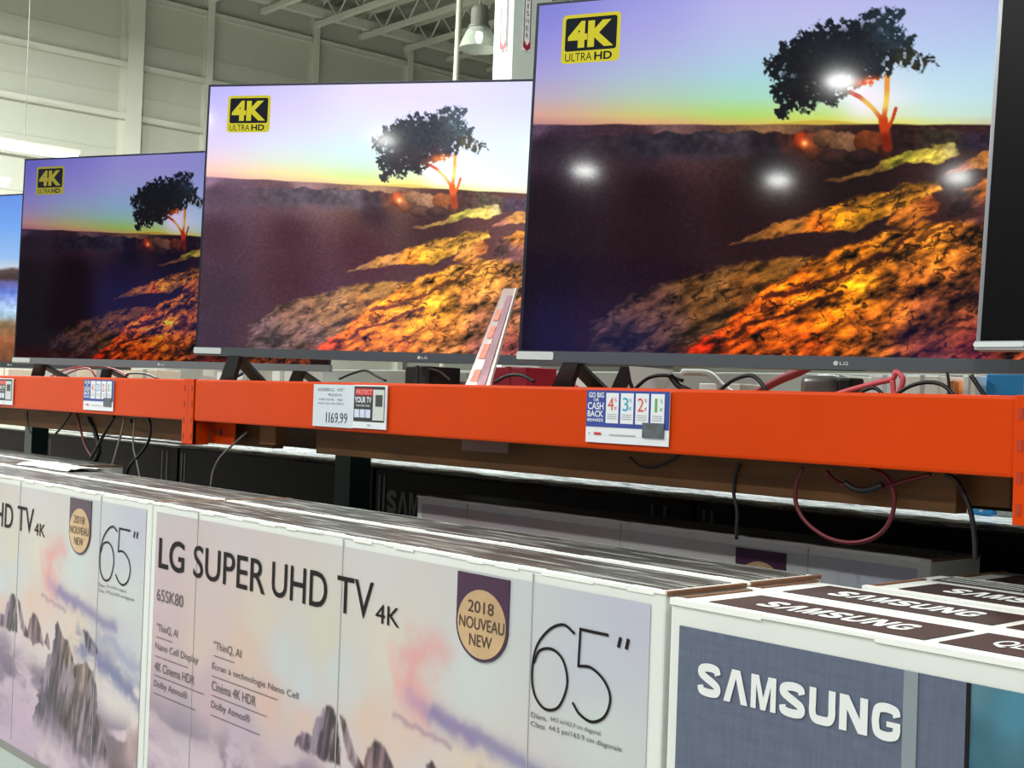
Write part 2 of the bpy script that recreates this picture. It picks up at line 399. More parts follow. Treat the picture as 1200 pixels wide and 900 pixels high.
    slab([(690, 374), (735, 348), (780, 331), (840, 312), (900, 303), (962, 302), (935, 330), (880, 365), (840, 395), (815, 420), (690, 425)],
         [(700, 380, (70, 46, 50)), (760, 350, (104, 66, 50)), (730, 400, (60, 44, 48)), (830, 325, (130, 84, 40)), (900, 312, (158, 98, 34)), (830, 360, (112, 70, 34)), (790, 390, (84, 56, 50)), (880, 340, (130, 74, 26))], 3, .75)
    slab([(690, 425), (760, 412), (830, 402), (900, 420), (900, 440), (690, 440)], [(760, 420, (60, 40, 40)), (860, 415, (120, 40, 20))], 3, .7)
    slab([(808, 408), (830, 396), (862, 372), (885, 352), (915, 330), (945, 312), (985, 290), (1030, 276), (1075, 262), (1120, 258), (1160, 264), (1400, 262), (1400, 440), (800, 440)],
         [(820, 408, (190, 40, 12)), (870, 388, (238, 86, 12)), (890, 360, (225, 92, 14)), (930, 330, (236, 104, 12)), (970, 302, (226, 120, 20)), (960, 350, (250, 128, 18)), (1010, 335, (255, 150, 24)), (990, 345, (255, 136, 16)), (975, 372, (250, 118, 12)), (1005, 300, (238, 128, 22)),
          (1040, 290, (206, 120, 30)), (1010, 380, (214, 100, 26)), (950, 400, (228, 84, 14)), (1060, 330, (176, 92, 30)), (1100, 285, (200, 112, 30)), (1150, 280, (170, 94, 34)), (1090, 360, (120, 60, 34)), (1140, 340, (112, 58, 34)),
          (1090, 410, (92, 40, 36)), (1145, 410, (96, 32, 28)), (1030, 405, (150, 74, 30)), (1300, 340, (110, 60, 60))], 3.5, .95, 1.5)
    # long dark fissure
    fs = np.minimum(sdist(X, Y, [(900, 350), (950, 335), (1000, 318), (1045, 296), (1075, 270)])/3.2, sdist(X, Y, [(860, 392), (905, 372), (960, 352), (990, 345)])/3)
    c = mixc(c, (1-sst(.5, 1.3, fs))*.85, (50, 16, 10))
    c = mixc(c, 1-sst(.8, 1.25, tr), tc)
    c = mixc(c, cm, cc)
    return c

def coast(u, v):
    """picture on the far-left set: pale blue sky, grey shore and tan rocks"""
    x, y = u, v
    vs = [0, .15, .30, .345, .36, .40, .42, .46, .54, .58, .61, .70, .80]
    cs = [(104, 146, 228), (118, 166, 236), (150, 190, 236), (196, 206, 222), (92, 74, 74), (70, 52, 52), (96, 96, 150), (100, 122, 210), (176, 204, 238), (176, 206, 226), (130, 110, 80), (158, 94, 58), (112, 72, 50)]
    yw = y+.012*(fbm(x*12, y*20, 2, 4)-.5)*2
    c = np.stack([np.interp(yw, vs, [k[ch] for k in cs]) for ch in range(3)], 1)
    return c*(.8+.4*fbm(x*30, y*60, 5, 4)*sst(.33, .4, y)+.2*(1-sst(.33, .4, y)))[:, None]

# ------------------------------------------------------------------ artwork on the pale television cartons
ART_H = .755
def peaks(u, v):
    c = shepard(u, v, [(.04, .02, (196, 184, 188)), (.4, .02, (200, 190, 193)), (.9, .02, (205, 201, 202)), (1.3, .02, (195, 202, 204)), (1.55, .04, (188, 190, 208)), (1.48, .12, (190, 196, 208)),
        (.04, .2, (200, 176, 182)), (.3, .18, (204, 184, 182)), (.5, .2, (210, 195, 180)), (.75, .2, (206, 202, 182)), (.95, .2, (212, 206, 190)), (1.2, .2, (200, 210, 208)), (1.5, .24, (198, 208, 206)),
        (.04, .33, (200, 172, 178)), (.25, .3, (210, 184, 176)), (.45, .28, (214, 184, 166)), (.6, .27, (196, 202, 202)), (.68, .31, (196, 204, 206)), (.8, .26, (198, 204, 204)), (.55, .36, (216, 178, 168)), (.68, .38, (214, 184, 174)),
        (.85, .28, (205, 203, 200)), (.9, .33, (220, 190, 172)), (1.0, .33, (220, 192, 178)), (1.2, .36, (220, 200, 180)), (.3, .4, (196, 166, 178)), (.06, .43, (180, 158, 172)), (.45, .44, (186, 166, 184)),
        (.8, .42, (212, 196, 200)), (1.05, .43, (214, 200, 200)), (1.1, .5, (210, 200, 200)), (1.5, .35, (196, 196, 204)), (1.4, .39, (205, 195, 190)), (1.45, .50, (216, 208, 204)), (1.55, .52, (222, 212, 204)),
        (.2, .5, (168, 152, 168)), (.7, .5, (188, 166, 184)), (.8, .6, (160, 138, 158)), (.2, .65, (160, 140, 158)), (1.2, .66, (160, 140, 160)), (1.5, .66, (178, 160, 176)), (.8, .72, (170, 150, 172)), (1.4, .73, (186, 166, 184))], 2.8)
    gm = c.mean(1, keepdims=True); c = gm+(c-gm)*.85
    # billowing cloud sea
    low = sst(.43, .56, v + .06*(fbm(u*4, v*3, 4, 3)-.5)*2 - .10*sst(.9, 1.3, u)*(1-sst(.6, .7, v))*0)
    bil = fbm(u*7+2*fbm(u*4, v*6, 8, 3), v*13, 5, 5)
    cs = mixc(np.tile(np.array([96., 82., 108.]), (len(u), 1)), sst(.34, .60, bil), (204, 180, 196)); cs = mixc(cs, sst(.58, .72, bil)*.6, (226, 212, 216))
    c = mixc(c, low*.75*(1-np.exp(-(((u-1.45)/.22)**2+((v-.5)/.06)**2))), cs)
    # coloured cloud plume
    pn = .03*(fbm(u*14, v*14, 6, 4)-.5)*2+.022*(fbm(u*40, v*36, 16, 4)-.5)*2
    d1 = sdist(u+pn, v+pn, [(1.09, .165), (1.03, .20), (1.02, .24), (1.06, .275)])
    c = mixc(c, np.exp(-(d1/.036)**2)*.72*(.6+.5*fbm(u*26, v*20, 2, 4)), (226, 146, 148))
    d1b = sdist(u+pn, v+pn, [(.96, .19), (.985, .235), (1.0, .27)]); c = mixc(c, np.exp(-(d1b/.016)**2)*.5, (232, 170, 165))
    d2 = sdist(u+pn*.7, (v+pn*.5)*1.5, [(1.03, .40), (1.12, .432), (1.2, .45)]); c = mixc(c, np.exp(-(d2/.024)**2)*.75, (186, 150, 176))
    d3 = sdist(u+pn*.6, (v+pn*.4)*1.5, [(1.10, .425), (1.17, .445), (1.26, .455), (1.38, .475), (1.43, .482)]); c = mixc(c, np.exp(-(d3/.027)**2)*.8, (128, 122, 164))
    d4 = sdist(u+pn, (v+pn*.5)*1.5, [(.98, .46), (1.06, .475), (1.14, .49)]); c = mixc(c, np.exp(-(d4/.008)**2)*.5, (150, 115, 140))
    # dark blue cloud bank
    d5 = sdist(u+pn*2, (v+pn)*1.4, [(1.24, .56), (1.36, .58), (1.5, .63), (1.62, .655)]); c = mixc(c, np.exp(-(d5/.045)**2)*.8*sst(.3, .6, fbm(u*10, v*26, 9, 4)+.1), (98, 104, 150))
    d6 = sdist(u+pn*2, (v+pn)*1.4, [(1.36, .50), (1.5, .53), (1.62, .56)]); c = mixc(c, np.exp(-(d6/.03)**2)*.55, (130, 138, 178))
    # brown slope at the right
    m = 1-sst(-.008, .02, pdist(u+pn, v+pn, [(1.36, .57), (1.45, .595), (1.62, .55), (1.62, .59), (1.52, .70), (1.42, .66), (1.36, .64)])); c = mixc(c, m*.8, shepard(u, v, [(1.6, .57, (168, 140, 136)), (1.45, .64, (110, 92, 100)), (1.38, .6, (120, 100, 108))])*(.8+.4*fbm(u*20, v*20, 8, 3))[:, None])
    # rocky peaks
    def rock(pts, cols, w=.012):
        nonlocal c
        wob = (fbm(u*45, v*45, 11, 3)-.5)*w*2.4
        m = 1-sst(-.004, .006, pdist(u+wob, v+wob, pts))
        k = shepard(u, v, cols)*(.15+1.75*fbm(u*70+v*12, v*13, 12, 5)**1.25)[:, None]
        snow = sst(.57, .68, fbm(u*38+v*8, v*10, 13, 4)); k = mixc(k, snow*.6, (178, 160, 178))
        c = mixc(c, m*(1-sst(.60, .72, v)), k)
    rock([(.655, .43), (.68, .40), (.71, .395), (.725, .365), (.75, .345), (.765, .335), (.79, .337), (.80, .36), (.812, .40), (.816, .435), (.74, .435)], [(.70, .41, (112, 92, 112)), (.76, .38, (88, 72, 90)), (.8, .38, (128, 110, 108))], .008)
    rock([(.812, .343), (.828, .348), (.862, .40), (.868, .43), (.845, .42), (.825, .385)], [(.84, .39, (118, 92, 92))], .005)
    rock([(.865, .435), (.872, .405), (.89, .415), (.898, .378), (.92, .362), (.955, .370), (.985, .40), (1.0, .435), (.93, .445)], [(.90, .40, (124, 92, 96)), (.95, .4, (104, 84, 92))], .008)
    rock([(1.01, .43), (1.02, .405), (1.03, .40), (1.045, .425), (1.04, .44)], [(1, .4, (124, 98, 102))], .008)
    rock([(1.075, .40), (1.085, .375), (1.105, .372), (1.13, .395), (1.17, .405), (1.20, .44), (1.22, .47), (1.235, .53), (1.27, .64), (1.3, .74), (.92, .74), (.96, .63), (1.0, .56), (1.02, .49), (1.055, .45)],
         [(1.1, .45, (92, 80, 92)), (1.05, .6, (88, 78, 96)), (1.17, .43, (134, 112, 100)), (1.2, .55, (104, 92, 100))])
    rock([(1.21, .47), (1.24, .455), (1.28, .435), (1.33, .455), (1.35, .50), (1.36, .56), (1.42, .63), (1.46, .72), (1.2, .74), (1.2, .56)], [(1.25, .5, (120, 102, 98)), (1.3, .55, (96, 84, 92)), (1.3, .65, (112, 98, 106))])
    rock([(1.26, .36), (1.30, .37), (1.36, .40), (1.33, .415), (1.28, .40)], [(1.3, .39, (110, 104, 130))], .01)
    m2 = sst(.55, .70, v)*sst(.35, .6, fbm(u*5+fbm(u*3, v*9, 2, 3), v*9, 15, 4)); c = mixc(c, m2*.8, (190, 168, 190))
    return c*.97

# ================================================================== SETTING
wallm = mat('painted_wall_panel', (190, 192, 178), .75, noise=.04, nscale=.6)
steelp = mat('cream_painted_steel', (205, 206, 192), .6, noise=.03, nscale=2)
roofm = mat('grey_roof_deck', (150, 152, 142), .8, noise=.06, nscale=1.5)
floorm = mat('polished_concrete', (150, 148, 142), .45, noise=.12, nscale=1.2)
def struct(name, bm, m): return tag(finish(bm, name, m), kind='structure')

WX = -25.
bm = bmesh.new(); add_box(bm, WX-.2, 20, -24, 30, -.2, 0); struct('floor', bm, floorm)
# end wall: shallow horizontal lap panels with joints
bm = bmesh.new(); add_box(bm, WX-.3, WX, -24, 34, 0, E0+9.0)
for k, zz in enumerate((3.2, 4.3, 5.45, 6.55, 7.4, 8.2)):
    add_box(bm, WX-.05, WX+.012, -24, 34, E0+zz+.55, E0+zz+.57)
struct('wall_left', bm, wallm)
bm = bmesh.new(); add_box(bm, -25.3, 8, 30, 30.3, 0, E0+9.0); struct('wall_back', bm, wallm)
bm = bmesh.new(); add_box(bm, -25.3, 20, -24, 34, E0+9.0, E0+9.2)
for k in range(-60, 85): add_box(bm, -25, 20, k*.4, k*.4+.12, E0+8.95, E0+9.0)
struct('ceiling', bm, roofm)
# girts on the end wall
for k, zz in enumerate((2.4, 3.45, 4.5, 5.55, 6.6, 8.04)):
    bm = bmesh.new(); add_box(bm, WX, WX+.12, -20, 30, E0+zz-.07, E0+zz+.05, .01); add_box(bm, WX+.1, WX+.12, -20, 30, E0+zz-.07, E0+zz-.03)
    struct('trim_%d' % (k+1), bm, steelp)
# wall posts
def wall_post(y0, w, d, lab):
    bm = bmesh.new()
    add_box(bm, WX, WX+.03, y0, y0+w, 0, E0+8.9); add_box(bm, WX+d-.03, WX+d, y0, y0+w, 0, E0+8.9); add_box(bm, WX+.03, WX+d-.03, y0+w/2-.03, y0+w/2+.03, 0, E0+8.9)
    o = finish(bm, 'wall_post', steelp); tag(o, lab, 'post')
    if w < .05: o.data.materials[0] = mat('dark_seam', (104, 104, 96), .7)
    return o
wall_post(11.28, .32, .42, 'broad cream steel column standing against the end wall')
wall_post(13.12, .15, .2, 'slim cream wall stud just left of the pale second television from the left')
wall_post(15.75, .15, .2, 'slim cream wall stud rising midway above the brightest television')
wall_post(18.4, .15, .2, 'slim cream wall stud farthest to the right below the roof joists')
wall_post(8.65, .03, .05, 'thin dark-edged seam strip at the far left of the end wall')

# bar joists running across the roof
def joist(y, lab):
    t = empty('roof_joist', (WX, y, E0+8.9), label=lab, cat='roof joist', group='bar joists under the roof')
    x0, x1 = .2, 31.
    bm = bmesh.new(); add_box(bm, x0, x1, -.06, .06, -.62, -.52); finish(bm, 'bottom_chord', steelp, t)
    bm = bmesh.new(); add_box(bm, x0-.2, x1, -.07, .07, -.1, .02); finish(bm, 'top_chord', steelp, t)
    bm = bmesh.new(); x = x0
    while x < x1-1:
        add_tube(bm, [(x, 0, -.57), (x+.45, 0, -.05)], .02, 6, smooth=False); add_tube(bm, [(x+.45, 0, -.05), (x+.9, 0, -.57)], .02, 6, smooth=False); x += .9
    finish(bm, 'web', steelp, t)
    return t
j0 = joist(14.4, 'cream open-web steel joist spanning under the grey roof deck')
for yy in (13.2, 15.75, 17.0, 18.3, 19.6, 20.9, 22.2, 23.5, 24.8): dup(j0, (WX, yy, E0+8.9))
# sloping brace girder along the wall top
bm = bmesh.new(); add_box(bm, WX+.45, WX+.62, 6, 29.5, E0+8.42, E0+8.62); tag(finish(bm, 'eave_girder', steelp), 'long cream girder running along the top of the end wall', 'girder')

# white square column with two fire signs
white_col = mat('white_column_paint', (188, 198, 190), .5, noise=.02)
cl = at(578, 60, Y=10.); cc_ = at(600.5, 60, Y=10.)
cw = cc_.x-cl.x
t = empty('building_column', (cl.x, 10., 0), label='white square building column carrying two vertical red and white signs', cat='column')
bm = bmesh.new(); add_box(bm, 0, cw, 0, .62, 0, E0+8.9, .01); finish(bm, 'column_casing', white_col, t)
bm = bmesh.new(); add_box(bm, -.03, cw+.03, -.03, .65, 0, .3, .01); finish(bm, 'column_base', white_col, t)
redm = mat('sign_red', (150, 24, 50), .5); whitem = mat('sign_white', (225, 225, 225), .5); greyt = mat('dark_ink', (40, 38, 42), .5)
def fire_sign(o3, rz, lab):
    s = empty('fire_sign', o3, rz, label=lab, cat='sign')
    h = 1.7; w = .115
    box('sign_board', -w/2, w/2, -.012, 0, 0, h, whitem, s, .002)
    bm = bmesh.new()
    for a, b in ((-w/2, -w/2+.016), (w/2-.016, w/2)): add_box(bm, a, b, -.014, -.0125, .12, h)
    finish(bm, 'sign_border', mat('sign_border_grey', (96, 70, 84), .5), s)
    poly('arrow', [(-w/2, .14), (-w/2, .04), (0, -.0), (w/2, .04), (w/2, .14), (0, .06)], -.016, -.0125, redm, s)
    k = 0
    for word in ('FIRE', 'EXTINGUISHER'):
        bm = bmesh.new()
        for ch in word: add_text(bm, ch, -.022, .022, h-.14-k*.088, h-.14-k*.088+.062); k += 1
        k += 1; finish(bm, 'sign_lettering', greyt, s, mtx=front_m(.0145))
    return s
pz = at(591, 59, Y=9.98)
fire_sign((cl.x+cw*.55, 9.998, pz.z), 0, 'tall narrow white sign with red arrow on the left face of white column')
pz2 = at(616, 60, X=cl.x+cw)
fire_sign((cl.x+cw+.002, pz2.y, pz2.z), math.pi/2, 'tall narrow white sign with red arrow on the right face of white column')

# pipe hanging beside the dome lamp
a, b = at(541.5, -60, Y=12.2), at(534, 98, Y=12.2)
d = (b-a); tube_ = tube('hanging_conduit', [a+(a-b)*.9, a, b, b+d*2.2], .045, mat('cream_pipe', (196, 192, 172), .5), smooth=False)
tag(tube_, 'slim cream vertical pipe left of the clear dome lamp', 'pipe')

# ------------------------------------------------------------------ lamps
hous = mat('lamp_housing', (112, 114, 104), .5, .1)
lens = mat('lamp_glow', (255, 255, 255), .5, emit=(255, 252, 244), estr=9.)
bulbm = mat('lamp_bulb', (255, 255, 255), .5, emit=(225, 245, 250), estr=1.6)
acry = mat('clear_ribbed_acrylic', (206, 214, 200), .3, spec=.5, alpha=.34)
def bay_lamp(loc, label, glow, group=None, s=1.):
    t = empty('high_bay_lamp', loc, label=label, cat='ceiling lamp', group=group); t.scale = (s, s, s)
    bm = bmesh.new(); add_lathe(bm, [(.001, .62), (.10, .62), (.13, .56), (.13, .36), (.16, .33), (.16, .30), (.001, .30)]); finish(bm, 'lamp_housing', hous, t, True)
    bm = bmesh.new(); add_lathe(bm, [(.14, .32), (.19, .25), (.25, .12), (.29, 0), (.285, 0), (.245, .12), (.185, .24), (.135, .31)], 48)
    finish(bm, 'reflector_dome', acry if not glow else mat('aluminium_reflector', (200, 205, 205), .35, .6), t)
    bm = bmesh.new(); add_lathe(bm, [(.001, .27), (.05, .25), (.06, .18), (.04, .1), (.001, .08)] if not glow else [(.001, .03), (.27, .03), (.27, .02), (.001, .02)]); finish(bm, 'bulb' if not glow else 'lens', lens if glow else bulbm, t, True)
    bm = bmesh.new(); add_tube(bm, [(0, 0, .6), (0, 0, .78)], .02, 6, smooth=False); add_tube(bm, [(0, 0, .77), (0, 0, max(1., (E0+9.0-loc[2])/s))], .006, 6, smooth=False); finish(bm, 'hanger', hous, t)
    return t
dl = at(561, 58, Y=12.)
bay_lamp(tuple(dl), 'clear dome high bay lamp hanging between the pipe and white column', False, s=1.02)
def area(loc, power, size=.5, shape='DISK', col=(.965, 1, .965), sy=None, rot=(0, 0, 0)):
    L = bpy.data.lights.new('lamp_light', 'AREA'); L.energy = power; L.shape = shape; L.size = size
    if sy: L.size_y = sy
    L.color = col; o = bpy.data.objects.new('lamp_light', L); COL.objects.link(o); o.location = loc; o.rotation_euler = rot
    return o
glowm = []
lampsp = [(.22, -19.26), (3.84, -18.72), (3.25, -13.24), (6.80, -17.46)]
FILL_LAMPS = [(3.0, -5.2), (-2.2, -3.2), (-8.0, -4.0), (-3.5, 5.5), (-14.5, 2.5), (-19., 1.), (2.5, 1.2), (-14, -3), (-17, 7.5), (-.5, 6.5), (-7, 7), (-10, -9), (-5, -9.2), (0, -9), (5.5, -9.2)]  # unseen lamps added to brighten the cartons, plastic wrap and end wall
ln0 = bay_lamp((lampsp[0][0], lampsp[0][1], E0+6.5), 'round high bay lamp out of view, mirrored in a screen or added as fill light', True, 'high bay lamps over the aisles')
for x, y in lampsp[1:]: dup(ln0, (x, y, E0+6.5))
for x, y in FILL_LAMPS: dup(ln0, (x, y, E0+7.2))
for x, y in lampsp: area((x, y, E0+6.49), 75, .42)
for x, y in FILL_LAMPS: area((x, y, E0+7.19), 350 if y < -8.5 else (1550 if x < -9 else (330 if y > 5 else 225)), .5)

# fluorescent strips at the far left
tubem = mat('fluorescent_glow', (255, 255, 255), .5, emit=(250, 252, 255), estr=5.)
def strip(p_end, length, lab):
    t = empty('strip_light', tuple(p_end), label=lab, cat='strip light')
    box('light_diffuser', -.06, .06, -length, 0, -.07, .0, tubem, t, .015)
    box('light_housing', -.07, .07, -length-.02, .02, .0, .05, steelp, t)
    bm = bmesh.new()
    for yy in (-length*.2, -length*.8): add_tube(bm, [(0, yy, .04), (0, yy, E0+9-p_end[2])], .006, 6, smooth=False)
    finish(bm, 'hanger', hous, t)
    return t
strip(at(90, 181, Z=3.0), 3.4, 'glowing fluorescent strip hanging just above the second television from left')
strip(at(9, 213, Z=3.0), 2.4, 'short visible end of a glowing strip light above the leftmost television')

# ================================================================== RACKING
orange = mat('orange_rack_paint', (205, 62, 0), .42, spec=.14, noise=.05, nscale=3, bump=.04, bscale=25)
slotm = mat('slot_dark', (166, 44, 4), .6); boltm = mat('bolt_steel', (140, 130, 120), .35, .8)
YB = 1.94; ZT, ZB = .0389+E0, -.0905+E0
def beam(x0, x1, lab, left=True, right=True):
    t = empty('rack_beam', (x0, YB, ZB), label=lab, cat='rack beam')
    w = x1-x0; h = ZT-ZB
    bm = bmesh.new(); add_box(bm, 0, w, 0, .045, 0, h, .006); add_box(bm, 0, w, .04, .062, 0, h*.72, .003); finish(bm, 'beam_body', orange, t)
    for side, on in ((0, left), (1, right)):
        if not on: continue
        a = -.035 if side == 0 else w
        bm = bmesh.new(); add_box(bm, a, a+.035, -.003, .012, -.0735, h+.001, .002); add_box(bm, (a+.028 if side == 0 else a), (a+.035 if side == 0 else a+.007), -.001, .055, -.0735, h, .001)
        c = finish(bm, 'beam_connector', orange, t)
        bm = bmesh.new()
        for k in range(4): add_box(bm, a+.006 if side else a+.020, a+.014 if side else a+.028, -.0042, -.0025, -.058+k*.05, -.04+k*.05)
        finish(bm, 'connector_slot', slotm, c)
    return t
XJ, XK = -3.70, -.955
beam(XK-5.49+.035, XJ-.035, 'orange rack beam on the left, carrying two small paper signs')
beam(XJ+.035, XK-.035, 'longest visible orange rack beam, in the middle, carrying the price card')
beam(XK+.035, 1.7, 'orange rack beam cut off by the right edge', right=False)
for x, lab in ((XJ, 'short orange rack upright with a bolt behind the left beam joint'), (XK, 'short orange rack upright behind the beam joint at right edge')):
    t = empty('rack_upright', (x, YB+.07, ZB-.07), label=lab, cat='rack upright')
    bm = bmesh.new(); add_box(bm, -.035, .035, 0, .004, 0, .155); add_box(bm, -.035, -.031, .004, .07, 0, .155); add_box(bm, .031, .16 if x == XJ else .035, .004, .008, 0, .155); finish(bm, 'upright_channel', orange, t)
    bm = bmesh.new(); add_lathe(bm, [(.001, -.008), (.011, -.008), (.011, 0), (.001, 0)], 6)
    finish(bm, 'bolt', boltm, t, mtx=Matrix.Translation((.075 if x == XJ else 0, .004, .035)) @ Matrix.Rotation(R_(-90), 4, 'X'))
green = mat('dark_green_rack_paint', (26, 62, 56), .45, noise=.1)
for (xx, yy, lab) in ((-3.66, 2.50, 'dark green rear rack upright left of the centre, below the beam'), (-6.43, 2.50, 'dark green rear rack upright at the far left below the beam')):
    t = empty('rack_post', (xx, yy, 0), label=lab, cat='rack upright')
    bm = bmesh.new(); add_box(bm, -.045, .045, 0, .006, 0, E0+.001); add_box(bm, -.045, -.039, .006, .085, 0, E0+.001); add_box(bm, .039, .045, .006, .085, 0, E0+.001); finish(bm, 'post_channel', green, t)
    bm = bmesh.new(); add_box(bm, -.07, .07, -.02, .1, 0, .008); finish(bm, 'foot_plate', green, t)

# deck and timbers
ply = mat('plywood_deck', (120, 88, 60), .7, noise=.2, nscale=4, stretch=(1, 8, 1))
bm = bmesh.new(); add_box(bm, -9.0, 1.7, 2.01, 3.08, E0+.002, E0+.020)
tag(finish(bm, 'deck_board', ply), 'plywood shelf deck lying on the orange beams under the televisions', 'shelf deck')
wood = mat('brown_timber', (98, 64, 28), .75, noise=.28, nscale=5, stretch=(1, 10, 10))
cardb = mat('brown_cardboard', (126, 88, 52), .85, noise=.12, nscale=6)
def timber(x0, x1, z0, z1, y, lab, m=wood, d=.038):
    tag(box('timber_board', x0, x1, y, y+d, E0+z0, E0+z1, m, None, .002), lab, 'timber')
timber(-3.10, -1.135, -.162, .001, 2.025, 'long dark brown timber directly behind the middle orange beam')
timber(-5.60, -3.90, -.165, .001, 2.025, 'brown timber directly behind the left orange beam')
timber(-3.66, -3.43, -.165, .001, 2.085, 'short brown timber block right of the left beam joint', cardb)
timber(-3.41, -3.32, -.150, .001, 2.025, 'narrow tan timber end between brown block and long timber', cardb)
timber(-1.18, -1.078, -.150, .001, 2.10, 'tan timber end in shade left of the right beam joint', cardb, .12)

timber(-9, 1.7, -.225, .001, 3.03, 'long board added along the back of the shelf to darken the gap under it')  # made-up board that blocks the bright background and keeps the gap dark

# ================================================================== CARTONS
cart_w = mat('white_carton', (222, 226, 220), .55, noise=.03, nscale=5)
cart_edge = mat('carton_white_edge', (240, 242, 236), .6)
cart_brown = mat('bare_corrugated_edge', (128, 92, 66), .8, noise=.15, nscale=40)
ink = mat('carton_black_ink', (24, 18, 20), .6, spec=.2)
inkthin = mat('carton_thin_ink', (86, 76, 80), .5)
art_m = print_mat('landscape_print')

def streak_top(name, dark, light, thr=.5, sx=2.2, sy=60, rough=.4):
    m = bpy.data.materials.new(name); m.use_nodes = True; nt = m.node_tree; b = nt.nodes['Principled BSDF']
    tc = nt.nodes.new('ShaderNodeTexCoord'); mp = nt.nodes.new('ShaderNodeMapping'); mp.inputs['Scale'].default_value = (sx, sy, 1)
    nz = nt.nodes.new('ShaderNodeTexNoise'); nz.inputs['Scale'].default_value = 1.6; nz.inputs['Detail'].default_value = 7; nz.inputs['Roughness'].default_value = .7
    rp = nt.nodes.new('ShaderNodeValToRGB'); rp.color_ramp.elements[0].position = thr-.06; rp.color_ramp.elements[1].position = thr+.1
    rp.color_ramp.elements[0].color = (*s2l(dark), 1); rp.color_ramp.elements[1].color = (*s2l(light), 1)
    nt.links.new(tc.outputs['Object'], mp.inputs[0]); nt.links.new(mp.outputs[0], nz.inputs['Vector']); nt.links.new(nz.outputs['Fac'], rp.inputs[0]); nt.links.new(rp.outputs[0], b.inputs['Base Color'])
    b.inputs['Roughness'].default_value = rough
    return m
top_print_m = streak_top('grey_top_print', (58, 60, 56), (200, 206, 200), .57, 3.0, 60)
plastic_m = streak_top('shiny_plastic_wrap', (116, 130, 140), (232, 238, 240), .44, 6, 34, .25)

def rim(parent, W, D, z, seed, m=None):
    """the folded flap edge along the top front: small uneven teeth of board"""
    rnd = random.Random(seed); bm = bmesh.new(); x = 0.
    while x < W-.001:
        w = min(rnd.uniform(.03, .07), W-x); drop = rnd.choice((.0025, .004, .006, .003)); up = rnd.uniform(.0005, .002)
        add_box(bm, x, x+w, -rnd.uniform(.0012, .0028), .010+rnd.uniform(0, .006), z-drop, z+up)
        x += w
    return finish(bm, 'folded_edge', m or cart_edge, parent)

